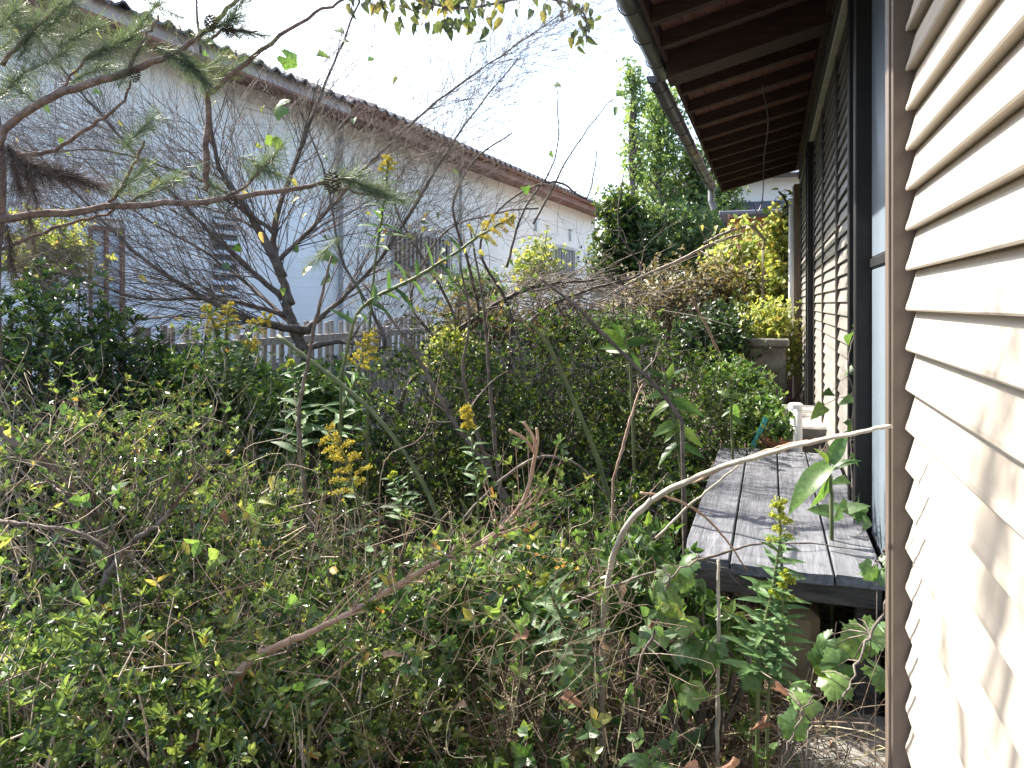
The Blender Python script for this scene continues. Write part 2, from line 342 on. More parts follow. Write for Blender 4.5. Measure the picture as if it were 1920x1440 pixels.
# sliding shutters
def slat_profile(depth, h):
    return [(0.0, h), (-depth * .45, h * .62), (-depth * .80, h * .28), (-depth, .004), (-depth * .97, 0), (0.0, 0.006)]
def extrude_y(mb, prof, x, z, y0, y1, r=0.5):
    n = len(prof); V = [(x + a, y0, z + b) for a, b in prof] + [(x + a, y1, z + b) for a, b in prof]
    q = [[k, (k + 1) % n, n + (k + 1) % n, n + k] for k in range(n)]
    t = [[0, k + 1, k] for k in range(1, n - 1)] + [[n, n + k, n + k + 1] for k in range(1, n - 1)]
    mb.add(V, q, t, r=r)
def shutter(y0, y1, x, zb, zt, pitch, depth):
    f = MB()
    for a, b in ((y0, y0 + .028), (y1 - .028, y1)): bbox(f, x - .012, x + .03, a, b, zb, zt, .003)
    box(f, x - .008, x + .028, y0 + .028, y1 - .028, zb, zb + .05); box(f, x - .008, x + .028, y0 + .028, y1 - .028, zt - .04, zt)
    box(f, x + .014, x + .02, y0 + .028, y1 - .028, zb + .05, zt - .04)
    fr = f.build('shutter', M['bronze'], house)
    m_ = MB(); extrude_y(m_, slat_profile(depth, pitch * 1.04), 0, 0, 0, y1 - y0 - .058); me = m_.mesh('slat', M['shutter'])
    z = zb + .05
    while z + pitch < zt - .03:
        s_ = bpy.data.objects.new('slat', me); col.objects.link(s_); s_.parent = fr
        s_.location = (x + .012 + random.uniform(-.0008, .0008) - house.location.x - fr.location.x, y0 + .029 - house.location.y - fr.location.y, z)
        s_.rotation_euler = (random.uniform(-.001, .001), random.uniform(-.015, .015), 0)
        z += pitch
for (a, b) in ((3.40, 4.44), (4.445, 5.61), (5.615, 6.72)): shutter(a, b, HX, .36, Z + 1.32, .067, .016)
shutter(7.12, 8.72, HX - .03, .36, Z + 1.32, .067, .016)
mb = MB(); bbox(mb, HX - .055, HX + .04, 6.74, 6.80, .33, Z + 1.33, .004); bbox(mb, HX - .055, HX + .04, 7.05, 7.11, .33, Z + 1.33, .004)
box(mb, HX - .01, HX + .03, 6.80, 7.05, .33, Z + 1.33); mb.build('door_jamb', M['black'], house)
mb = MB(); bbox(mb, HX - .05, HX + .045, 3.04, 3.10, .34, Z + 1.34, .004); box(mb, HX - .012, HX + .04, 3.10, 3.34, .34, Z + 1.34); bbox(mb, HX - .045, HX + .045, 3.34, 3.395, .34, Z + 1.34, .004)
mb.build('door_jamb', M['black'], house)
mb = MB(); bbox(mb, HX - .05, HX + .06, 2.46, 8.8, .30, .345, .004); bbox(mb, HX - .045, HX - .035, 2.46, 8.8, .345, .36, .002); mb.build('sill', M['bronze'], house)
mb = MB(); bbox(mb, HX - .06, HX + .06, 3.0, 8.8, Z + 1.34, Z + 1.40, .004); mb.build('lintel', M['black'], house)
# grey panel between the black jamb and the shutter box
pn = MB(); bbox(pn, HX + .005, HX + .03, 1.66, 3.035, .42, Z + .125, .004); pn = pn.build('door_panel', M['panel'], house)
pn = MB(); bbox(pn, HX + .005, HX + .03, 1.66, 3.035, Z + .165, Z + 1.5, .004); pn = pn.build('door_panel', M['panel'], house)
mb = MB(); bbox(mb, HX - .002, HX + .035, 1.66, 3.035, Z + .127, Z + .163, .004); mb.build('door_rail', M['black'], house)
mb = MB(); bbox(mb, HX - .01, HX + .04, 1.66, 3.035, .36, .418, .004); mb.build('door_rail', M['bronze'], house)
# shutter box clad with lapped slats
SX = .262
sb = MB(); box(sb, SX, .42, -2.6, 1.60, .12, Z + 1.34); sbo = sb.build('shutter_box', M['bronze'], house)
mb = MB(); bbox(mb, .2165, .30, 1.605, 1.640, .08, Z + 1.36, .003); bbox(mb, .212, .2168, 1.612, 1.655, .08, Z + 1.36, .001); box(mb, .30, .37, 1.61, 1.635, .08, Z + 1.36)
mb.build('corner_trim', M['trim'], house)
PIT = .0745
m_ = MB(); extrude_y(m_, [(0, PIT + .004), (-.003, PIT * .98), (-.0085, PIT * .70), (-.016, PIT * .30), (-.0205, .010), (-.0215, .003), (-.0195, 0), (0, .003)], 0, 0, -2.6, 1.594)
me = m_.mesh('slat', M['siding'], False)
z = .14; zoff = 0
while z < Z + 1.26:
    s_ = bpy.data.objects.new('slat', me); col.objects.link(s_); s_.parent = sbo
    s_.location = (SX - .002 - house.location.x - sbo.location.x, -house.location.y - sbo.location.y + random.uniform(-.0015, .0015), z)
    z += PIT
# eaves
def zs(x): return Z + 1.405 + (x + .56) * .255
def slope_box(mb, x0, x1, y0, y1, d0, d1):
    V = [(x, y, zs(x) + d) for d in (d0, d1) for x, y in ((x0, y0), (x1, y0), (x1, y1), (x0, y1))]
    mb.add(V, BQ)
X = -.53
while X < .30:
    mb = MB(); slope_box(mb, X, min(X + .104, .31), -3.0, 9.25, .0, .014); mb.build('soffit_board', M['soffit'], house); X += .108
mb = MB(); slope_box(mb, -.56, 3.3, -3.05, 9.3, .018, .12); rf = mb.build('roof', M['rooftile'], house)
yr = [2.0, 2.4, 2.85, 3.3, 3.68, 4.04] + [4.98 + .475 * k for k in range(9)]
for y in yr:
    mb = MB(); slope_box(mb, -.535, .31, y - .026, y + .026, -.082, -.001); mb.build('rafter', M['rafter'], house)
mb = MB(); slope_box(mb, -.55, .33, 4.32, 4.52, -.15, -.001); mb.build('eave_beam', M['rafter'], house)
mb = MB(); slope_box(mb, -.545, .32, 9.2, 9.25, -.11, -.001); mb.build('barge_board', M['rafter'], house)
mb = MB(); bbox(mb, -.562, -.538, -3.0, 9.25, Z + 1.345, Z + 1.43, .003); mb.build('fascia', M['rafter'], house)
mb = MB(); bbox(mb, .27, .298, -3.0, 9.15, Z + 1.50, Z + 1.60, .003); mb.build('wall_plate', M['rafter'], house)
def gutter(xc, zc_, y0, y1):
    mb = MB(); n = 9; r0, r1 = .050, .046; V = []; Q = []
    for y in (y0, y1):
        for rr in (r0, r1):
            for k in range(n):
                a = math.pi * (1 + k / (n - 1)); V.append((xc + rr * math.cos(a), y, zc_ + rr * math.sin(a)))
    o_ = lambda e, s, k: e * 2 * n + s * n + k
    for k in range(n - 1):
        Q.append([o_(0, 0, k), o_(0, 0, k + 1), o_(1, 0, k + 1), o_(1, 0, k)]); Q.append([o_(0, 1, k + 1), o_(0, 1, k), o_(1, 1, k), o_(1, 1, k + 1)])
        Q.append([o_(0, 0, k + 1), o_(0, 0, k), o_(0, 1, k), o_(0, 1, k + 1)]); Q.append([o_(1, 0, k), o_(1, 0, k + 1), o_(1, 1, k + 1), o_(1, 1, k)])
    Q.append([o_(0, 0, 0), o_(1, 0, 0), o_(1, 1, 0), o_(0, 1, 0)]); Q.append([o_(1, 0, n - 1), o_(0, 0, n - 1), o_(0, 1, n - 1), o_(1, 1, n - 1)])
    mb.add(V, Q)
    for ye in (y0, y1):                       # end caps
        C = [(xc + .05 * math.cos(math.pi * (1 + k / 8)), ye, zc_ + .05 * math.sin(math.pi * (1 + k / 8))) for k in range(9)]
        mb.add(C + [(xc, ye, zc_)], None, [[9, k, k + 1] for k in range(8)])
    g = mb.build('gutter', M['gutter'], house, smooth=True)
    y = y0 + .2
    while y < y1:
        h = MB(); pts = [(xc + .056 * math.cos(math.pi * (1 + k / 8)), y, zc_ + .056 * math.sin(math.pi * (1 + k / 8))) for k in range(9)] + [(xc + .075, y, zc_ + .05), (-.548, y, zc_ + .055)]
        tube(h, pts, .0032, 4); hk = h.build('gutter_hook', M['wire'], g); y += .42
    return g
gutter(-.612, Z + 1.375, -3.0, 4.62); gutter(-.655, Z + 1.36, 4.60, 9.32)
mb = MB(); tube(mb, [(-.655, 9.2, Z + 1.33), (-.655, 9.2, Z + 1.2), (-.62, 9.2, Z + 1.1)], .036, 10); mb.build('downpipe', M['pipe'], house)
mb = MB(); p_, r_ = pxpath([(1429, 160, 4.1, 2.5), (1440, 230, 4.4, 2.5), (1432, 300, 5.0, 2.5), (1430, 370, 5.2, 3), (1420, 398, 5.2, 4), (1411, 380, 5.2, 4)], 6)
tube(mb, p_, .0035, 5); mb.build('hanging_wire', M['wire'], house)

# ------------------------------------------------------------------ veranda deck
deck = thing('veranda_deck', 'low weathered grey plank deck in front of the shutters', 'deck', (.02, 3.4, 0))
xp = [-.268, -.118, .033, .176, .318]
for k in range(4):
    mb = MB(); n = 30; x0, x1 = xp[k] + .003, xp[k + 1] - .003; ye = (2.445, 2.412, 2.400, 2.408)[k]; yf = 4.36 + random.uniform(-.02, .02)
    V = []; Q = []
    for j in range(n + 1):
        y = ye + (yf - ye) * j / n; c_ = random.uniform(-.0012, .0012)
        x0_ = x0 + ((.030, .012, .003)[j] if (k == 0 and j < 3) else 0)
        for (x, zz) in ((x0_, .455), (x0_, .482 + c_), (x0_ + .004, .486 + c_), ((x0 + x1) / 2, .483 + c_ + (k - 1.5) * .0006), (x1 - .004, .486 + c_), (x1, .482 + c_), (x1, .455)): V.append((x, y, zz))
    for j in range(n):
        for a in range(7):
            b = (a + 1) % 7; Q.append([j * 7 + a, j * 7 + b, (j + 1) * 7 + b, (j + 1) * 7 + a])
    T = [[0, a + 1, a] for a in range(1, 6)] + [[n * 7, n * 7 + a, n * 7 + a + 1] for a in range(1, 6)]
    mb.add(V, Q, T); mb.build('plank', M['deck'], deck, loc=((x0 + x1) / 2 + .37 * k, 3.4 + .9 * k, .47)).location = (0, 0, 0)
    pl = deck.children[-1]; pl.location = ((x0 + x1) / 2 + .37 * k - deck.location.x, 3.4 + .9 * k - deck.location.y, .47)
for y in (2.44, 3.4, 4.27):
    mb = MB(); bbox(mb, -.245, .305, y, y + .055, .385, .4545, .004); mb.build('cross_beam', M['deckdark'], deck)
for x in (-.24, .24):
    for y in (2.502, 4.20):
        mb = MB(); bbox(mb, x, x + .07, y, y + .065, -.02, .383 if y > 4.1 else .4545, .005); mb.build('leg', M['deckdark'], deck)
for x in (-.235, .245):
    mb = MB(); bbox(mb, x, x + .05, 2.572, 4.19, .40, .4545, .004); mb.build('side_rail', M['deckdark'], deck)
mb = MB(); bbox(mb, -.02, .15, 2.62, 3.05, -.03, .29, .03); tag(mb.build('step_stone', M['stone']), 'tan stepping stone block in the shade beneath the grey deck', 'stone')

# ------------------------------------------------------------------ things beyond the deck, along the house
mb = MB(); bbox(mb, -.12, .36, 5.35, 6.5, -.05, .47, .012); tag(mb.build('concrete_step', M['concrete']), 'raised grey concrete slab beside the shutters behind the white pipe', 'step')
for k, (x, y, s_) in enumerate(((-.04, 5.5, .035), (.02, 5.62, .03), (-.06, 5.75, .04), (.05, 5.45, .025), (.0, 5.95, .035))):
    me = bpy.data.meshes.new('stone'); m_ = MB()
    pts = []; nlat, nlon = 5, 8
    V = [(0, 0, -.7)] + [(math.cos(a_) * math.cos(b_) * random.uniform(.85, 1.1), math.sin(a_) * math.cos(b_) * random.uniform(.85, 1.1), .7 * math.sin(b_)) for b_ in (-.7, 0, .7) for a_ in [q * 2 * math.pi / 8 for q in range(8)]] + [(0, 0, .7)]
    Q = [[1 + r_ * 8 + q, 1 + r_ * 8 + (q + 1) % 8, 1 + (r_ + 1) * 8 + (q + 1) % 8, 1 + (r_ + 1) * 8 + q] for r_ in range(2) for q in range(8)]
    T = [[0, 1 + (q + 1) % 8, 1 + q] for q in range(8)] + [[25, 17 + q, 17 + (q + 1) % 8] for q in range(8)]
    m_.add(np.array(V) * s_, Q, T); o = m_.build('pebble', M['whitestone'], smooth=True); o.location = (x, y, .47 + s_ * .68)
    tag(o, ('middle-sized whitish pebble near the front of the concrete slab', 'whitish pebble in the middle of the pebbles on the concrete slab', 'largest whitish pebble on the concrete slab behind the white pipe', 'smallest whitish pebble, front right on the concrete slab', 'whitish pebble lying farthest back on the concrete slab')[k], 'pebble', 'pebbles on the concrete slab')
wp = thing('vent_pipe', 'upright white plastic pipe with a cap, at the far end of the deck', 'pipe', (.135, 4.66, 0))
mb = MB(); tube(mb, [(.135, 4.66, -.03), (.135, 4.66, .69)], .036, 16); mb.build('pipe', M['whitepipe'], wp, smooth=True)
mb = MB(); tube(mb, [(.135, 4.66, .675), (.135, 4.66, .70), (.135, 4.66, .706)], [.0395, .0395, .03], 16); mb.build('cap', M['whitepipe'], wp)
mb = MB(); bbox(mb, -.06, .07, 4.56, 4.75, -.03, .30, .006); tag(mb.build('concrete_block', M['concrete']), 'small concrete block under the terracotta pot at the deck end', 'block')
pot = thing('flower_pot', 'round terracotta flower pot beside the white pipe', 'pot', (.01, 4.66, .30))
mb = MB(); prof = [(.055, .30), (.078, .46), (.086, .462), (.087, .505), (.078, .507), (.072, .47)]
n = 18; V = [(.01 + r0 * math.cos(2 * math.pi * k / n), 4.66 + r0 * math.sin(2 * math.pi * k / n), zz) for r0, zz in prof for k in range(n)]
mb.add(V, [[a * n + k, a * n + (k + 1) % n, (a + 1) * n + (k + 1) % n, (a + 1) * n + k] for a in range(5) for k in range(n)]); mb.build('body', M['terracotta'], pot, smooth=True)
mb = MB(); mb.add([(.01 + .074 * math.cos(2 * math.pi * k / n), 4.66 + .074 * math.sin(2 * math.pi * k / n), .48) for k in range(n)] + [(.01, 4.66, .49)], None, [[n, k, (k + 1) % n] for k in range(n)]); mb.build('soil', M['ground'], pot)
mb = MB(); p_, r_ = pxpath([(1395, 875, 4.3, 10), (1412, 836, 4.3, 10), (1437, 783, 4.3, 9)], 4); tube(mb, np.vstack([[p_[0][0], p_[0][1], -.02], p_]), .014, 8)
tag(mb.build('garden_stake', M['teal']), 'slanting teal plastic garden stake among leaves left of the terracotta pot', 'stake')
pil = thing('concrete_pillar', 'stout grey concrete pillar with a cap slab under the yellow vines', 'pillar', (-.06, 7.9, 0))
mb = MB(); bbox(mb, -.20, .14, 7.75, 8.1, -.03, .86, .01); mb.build('body', M['oldconcrete'], pil)
mb = MB(); bbox(mb, -.235, .17, 7.71, 8.14, .862, .94, .012); mb.build('cap', M['oldconcrete'], pil)
mb = MB(); tube(mb, [(.205, 8.6, 2.3), (.203, 8.6, .78), (.20, 8.58, .52)], .028, 10); tag(mb.build('drain_pipe', M['whitepipe']), 'thin white drain pipe hanging beside the brown end post', 'pipe')
shed = thing('garden_shed', 'small shed with rust-orange metal side, half buried in yellow vines', 'shed', (-.1, 11.3, 0))
mb = MB(); box(mb, -.55, .75, 10.7, 12.2, -.03, 2.0); mb.build('wall', M['rafter'], shed)
for k in range(8):
    mb = MB(); bbox(mb, -.55 + k * .165, -.55 + k * .165 + .16, 10.66, 10.695, 2.0, 2.42, .004); mb.build('metal_sheet', M['rust'], shed)
mb = MB(); V = [(-.75, 10.45, 1.93), (.95, 10.45, 2.03), (.95, 12.4, 2.13), (-.75, 12.4, 2.03)]; V = V + [(a, b, c + .06) for a, b, c in V]
mb.add([(a, b, c - .02) for a, b, c in V[:4]] + [(a, b, c - .02) for a, b, c in V[4:]], BQ); mb.build('lean_to_roof', M['metalroof'], shed)
mb = MB(); bbox(mb, -.65, .85, 10.5, 12.3, 2.44, 2.50, .01); mb.build('top_roof', M['metalroof'], shed)
far = thing('far_house', 'distant cream house with grey metal roof seen past the end of the eaves', 'house', (1.0, 21, 0))
mb = MB(); box(mb, -1.6, 5, 19.5, 24, 0, 4.4); mb.build('wall', M['wallcream'], far)
mb = MB(); mb.add([(-2.4, 19.0, 3.15), (5.5, 19.0, 3.15), (5.5, 19.49, 3.75), (-1.7, 19.49, 3.75), (-2.4, 19.0, 3.07), (5.5, 19.0, 3.07), (5.5, 19.49, 3.67), (-1.7, 19.49, 3.67)], [[0, 1, 2, 3], [7, 6, 5, 4], [0, 4, 5, 1], [0, 3, 7, 4]]); lr = mb.build('lower_roof', M['metalroof'], far)
for k in range(26):
    mb = MB(); mb.add([(-2.3 + k * .3, 18.99, 3.15), (-2.27 + k * .3, 18.99, 3.15), (-2.27 + k * .3, 19.48, 3.75), (-2.3 + k * .3, 19.48, 3.75), (-2.3 + k * .3, 18.99, 3.185), (-2.27 + k * .3, 18.99, 3.185), (-2.27 + k * .3, 19.48, 3.785), (-2.3 + k * .3, 19.48, 3.785)], BQ); mb.build('seam', M['metalroof'], lr)
mb = MB(); mb.add([(-3.2, 18.8, 4.3), (5.6, 18.8, 4.3), (5.6, 21.6, 5.5), (-1.8, 21.6, 5.5), (-3.2, 24.5, 4.3), (5.6, 24.5, 4.3)], [[0, 1, 2, 3], [3, 2, 5, 4], [0, 4, 5, 1]], [[0, 3, 4], [1, 5, 2]]); mb.build('roof', M['metalroof'], far)

# ------------------------------------------------------------------ neighbour's long white house on the left
SN = 1.8; FZ = 1.75 * SN
A = P(800, 273, 1440 * FZ / 297.0); B = P(1140, 407, 1440 * FZ / 163.0)
Au = Vector((B.x - A.x, B.y - A.y, 0)).normalized(); An = Vector((Au.y, -Au.x, 0))       # along wall (away), towards us
def NB(px, off=0.0):
    """distance along the wall line (from A) seen at pixel column px, for a plane off metres in front (+) of the eave line"""
    d = P(px, 570, 1.0); d = Vector((d.x, d.y)); o2 = Vector((A.x, A.y)) + Vector((An.x, An.y)) * off
    u2 = Vector((Au.x, Au.y)); det = d.x * (-u2.y) - d.y * (-u2.x)
    t = (o2.x * (-u2.y) - o2.y * (-u2.x)) / det; k = (d.x * o2.y - d.y * o2.x) / det
    return k, t
def NW(s, off, z): 
    q = A + Au * s + An * off; return Vector((q.x, q.y, z))
def NZ(px, py, off):
    s, t = NB(px, off); return s, CAMH + (570 - py) / 1440.0 * t
def nbox(mb, s0, s1, o0, o1, z0, z1):
    V = [tuple(NW(s, f, z)) for z in (z0, z1) for s, f in ((s0, o0), (s0, o1), (s1, o1), (s1, o0))]
    mb.add(V, BQ)
EZ = CAMH + FZ
OW = -.70                                             # wall plane behind the eave line
S0 = -13.0; S1 = NB(1152)[0]; SC = NB(604, OW)[0]
nh = thing('neighbour_house', 'long white single-storey house with brown eaves and tiled roof, left behind the fence', 'house', tuple(NW((S0 + S1) / 2, -2, 0)))
mb = MB(); nbox(mb, S0, S1 - .12, -6, OW - .03, 0, EZ + .25); nwall = mb.build('wall', M['wallcream'], nh)
def blocks(s, z, holes): return any(a < s < b and c < z < d for a, b, c, d in holes)
holes = []
def win(px0, px1, py0, py1, off=OW):
    s0, zt = NZ(px0, py0, off); s1, _ = NZ(px1, py0, off); _, zb = NZ((px0 + px1) / 2, py1, off); _, zt = NZ((px0 + px1) / 2, py0, off)
    holes.append((s0, s1, zb, zt)); return s0, s1, zb, zt
W1 = win(733, 842, 438, 518); W2 = win(1037, 1076, 464, 526); W3 = win(1108, 1150, 481, 560)
WJ = win(386, 440, 402, 566); WD = win(160, 228, 425, 640)
z = .35; pit = .15; zi = 0
while z < EZ + .18:
    cuts = sorted([(a, b) for a, b, c, d in holes if c - pit < z < d])
    for (lo, hi, mt, ex) in ((S0, SC, 'wallwhite', .05), (SC, S1 - .12, 'wallcream', 0.0)):
        cur = lo; segs = []
        for a, b in cuts:
            if b < lo or a > hi: continue
            if a > cur: segs.append((cur, a))
            cur = max(cur, b)
        if cur < hi: segs.append((cur, hi))
        for a, b in segs:
            mb = MB(); V = []
            for zz, oo in ((z, OW + ex + .003), (z + pit - .0008, OW + ex)):
                V += [tuple(NW(a, OW - .03, zz)), tuple(NW(b, OW - .03, zz)), tuple(NW(b, oo, zz)), tuple(NW(a, oo, zz))]
            mb.add(V, BQ); mb.build('siding_board', M[mt], nwall)
    z += pit
mb = MB(); nbox(mb, S0, S1 - .12, OW - .03, OW + .04, 0, .348); mb.build('footing', M['concrete'], nh)
mb = MB(); nbox(mb, SC - .05, SC + .05, OW - .03, OW + .07, .35, EZ + .1); mb.build('corner_board', M['wallwhite'], nh)
def window(Wd, nb, sill=True, glass='glassdark', bars=True):
    s0, s1, z0, z1 = Wd; f = MB(); t_ = .045
    for a, b, c, d in ((s0, s0 + t_, z0, z1), (s1 - t_, s1, z0, z1), (s0 + t_, s1 - t_, z1 - t_, z1), (s0 + t_, s1 - t_, z0, z0 + t_), ((s0 + s1) / 2 - .02, (s0 + s1) / 2 + .02, z0 + t_, z1 - t_)): nbox(f, a, b, OW - .05, OW + .055, c, d)
    wf = f.build('window', M['alu'], nh)
    p = MB(); nbox(p, s0 + t_, s1 - t_, OW - .035, OW - .028 + .006, z0 + t_, z1 - t_); p.build('pane', M[glass], wf)
    if bars:
        for zz in (z0 + .03, z1 - .06):
            p = MB(); nbox(p, s0 - .04, s1 + .04, OW + .095, OW + .115, zz, zz + .03); p.build('bar_rail', M['bar'], wf)
        for k in range(nb):
            s = s0 + (s1 - s0) * (k + .5) / nb; p = MB(); nbox(p, s - .012, s + .012, OW + .10, OW + .122, z0 - .03, z1 + .03); p.build('bar', M['bar'], wf)
        for s in (s0 - .03, s1 + .03):
            p = MB(); nbox(p, s - .015, s + .015, OW + .02, OW + .10, z0 + .03, z0 + .06); nbox(p, s - .015, s + .015, OW + .02, OW + .10, z1 - .06, z1 - .03); p.build('bracket', M['bar'], wf)
    p = MB(); nbox(p, s0 - .03, s1 + .03, OW, OW + .09, z0 - .035, z0 - .002); p.build('sill', M['alu'], wf)
window(W1, 15); window(W2, 13); window(W3, 0, bars=False)
s0, s1, z0, z1 = WJ; f = MB()
for a, b, c, d in ((s0, s0 + .05, z0, z1), (s1 - .05, s1, z0, z1), (s0 + .05, s1 - .05, z1 - .05, z1), (s0 + .05, s1 - .05, z0, z0 + .05)): nbox(f, a, b, OW - .03, OW + .085, c, d)
wf = f.build('louvre_window', M['alu'], nh)
p = MB(); nbox(p, s0 + .05, s1 - .05, OW + .03, OW + .055, z0 + .05, z1 - .05); p.build('backing', M['glassgrey'], wf)
nl = 8
for k in range(nl):
    h = (z1 - z0 - .10) / nl; zz = z0 + .05 + h * (k + .3); V = [tuple(NW(s_, OW + f_, q)) for q, f_ in ((zz, .125), (zz + h * .38, .075), (zz + h * .38 + .012, .085), (zz + .012, .135)) for s_ in (s0 + .03, s1 - .03)]
    p = MB(); p.add(V, [[0, 1, 3, 2], [2, 3, 5, 4], [4, 5, 7, 6], [6, 7, 1, 0]], None); p.build('louvre', M['louvre'], wf)
s0, s1, z0, z1 = WD; z0 = .4; f = MB()
for a, b, c, d in ((s0, s0 + .05, z0, z1), (s1 - .05, s1, z0, z1), (s0 + .05, s1 - .05, z1 - .05, z1), ((s0 + s1) / 2 - .02, (s0 + s1) / 2 + .02, z0, z1 - .05)): nbox(f, a, b, OW - .03, OW + .06, c, d)
wf = f.build('glass_door', M['fasciabrown'], nh)
p = MB(); nbox(p, s0 + .05, s1 - .05, OW - .029, OW + .02, z0, z1 - .05); p.build('pane', M['glassblue'], wf)
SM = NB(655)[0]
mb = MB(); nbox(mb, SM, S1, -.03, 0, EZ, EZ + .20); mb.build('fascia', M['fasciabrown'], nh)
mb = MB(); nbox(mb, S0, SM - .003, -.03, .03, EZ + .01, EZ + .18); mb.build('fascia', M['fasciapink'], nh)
mb = MB(); nbox(mb, S0, S1, OW - .02, -.032, EZ + .10, EZ + .13); mb.build('soffit', M['fasciabrown'], nh)
mb = MB(); nbox(mb, S0, SM, -.032, .0295, EZ - .03, EZ + .009); mb.build('fascia_strip', M['fasciabrown'], nh)
mb = MB(); tube(mb, [NW(SM - .1, .08, EZ + .22), NW(S1 + .05, .08, EZ + .20)], .055, 10); mb.build('gutter', M['fasciabrown'], nh)
# roof: eave tiles one by one, the rest of the tiling as one sheet
rs = .36
mb = MB(); V = []; cols_ = 320; ss = np.linspace(S0, S1 + .25, cols_)
Vt = []
for rr in range(2):
    for s in ss: Vt.append(tuple(NW(s, .12 - 6.2 * rr, EZ + (.24 if s > SM else .16) + rs * 6.2 * rr + .025 * math.cos(s * 2 * math.pi / .32))))
mb.add(Vt, [[k, k + 1, cols_ + k + 1, cols_ + k] for k in range(cols_ - 1)]); roof = mb.build('roof', M['rooftile'], nh, smooth=True)
m_ = MB(); n = 7; V = []
for f_ in (0, -.32):
    for k in range(n + 1):
        a = -1 + 2 * k / n; V.append(Au * (a * .158) + An * f_ + Vector((0, 0, (.055 * math.cos(a * math.pi) if abs(a) < .5 else -.02 * abs(a)) + rs * -f_)))
V2 = [v + Vector((0, 0, -.028)) for v in V]
Q = [[k, k + 1, n + 1 + k + 1, n + 1 + k] for k in range(n)] + [[2 * (n + 1) + k + 1, 2 * (n + 1) + k, k, k + 1][::-1] for k in range(n)]
m_.add([tuple(v) for v in V + V2], Q); tme = m_.mesh('roof_tile', M['rooftile'])
s = S0; 
while s < S1 + .2:
    o = bpy.data.objects.new('roof_tile', tme); col.objects.link(o); o.parent = roof
    o.location = NW(s, .17 + random.uniform(-.01, .01), EZ + (.245 if s > SM else .165) + random.uniform(-.006, .006)) - nh.location - roof.location; s += .32
for px, a, b in ((1004, 412, 432), (1068, 432, 452)):
    s_, zt = NZ(px, a, OW); _, zb = NZ(px, b, OW); v = MB(); nbox(v, s_ - .10, s_ + .10, OW + .007, OW + .09, zb, zt); nbox(v, s_ - .12, s_ + .12, OW + .007, OW + .13, zt + .002, zt + .03); v.build('vent_hood', M['alu'], nh)
for px, mt, wd in ((632, 'bark', .05), (858, 'pipe', .04)):
    s_ = NB(px, OW)[0]; v = MB(); tube(v, [NW(s_, OW + .08, 0), NW(s_, OW + .08, EZ + .1)], wd * .9, 10); v.build('downpipe', M['pipe'], nh)

# ------------------------------------------------------------------ picket fence
fe = thing('picket_fence', 'weathered grey picket fence in front of the white house', 'fence', (-3.25, 4.3, 0))
FX = -3.28
m_ = MB(); bbox(m_, -.012, .012, -.019, .019, 0, 1.0, .003); pme = m_.mesh('picket', M['fence'])
y = 1.6
while y < 7.0:
    o = bpy.data.objects.new('picket', pme); col.objects.link(o); o.parent = fe; h = 1.12 + random.uniform(-.012, .012)
    o.location = (FX - fe.location.x + (y - 4) * .03, y - fe.location.y, 0.02); o.scale = (1, 1, h); o.rotation_euler = (random.uniform(-.012, .012), random.uniform(-.01, .01), random.uniform(-.1, .1)); y += .091
for zz in (.99, .35):
    mb = MB(); V = [(FX + .014 + (yy - 4) * .03 + dx, yy, zz + dz) for yy in (1.5, 7.05) for dx, dz in ((0, 0), (.035, 0), (.035, .05), (0, .05))]
    mb.add(V, [[0, 1, 2, 3][::-1], [4, 5, 6, 7], [0, 1, 5, 4], [1, 2, 6, 5], [2, 3, 7, 6], [3, 0, 4, 7]]); mb.build('rail', M['fence'], fe)
for yy in (2.3, 4.1, 5.9):
    mb = MB(); x = FX + .052 + (yy - 4) * .03; bbox(mb, x, x + .06, yy, yy + .06, -.05, 1.08, .005); mb.build('post', M['fence'], fe)

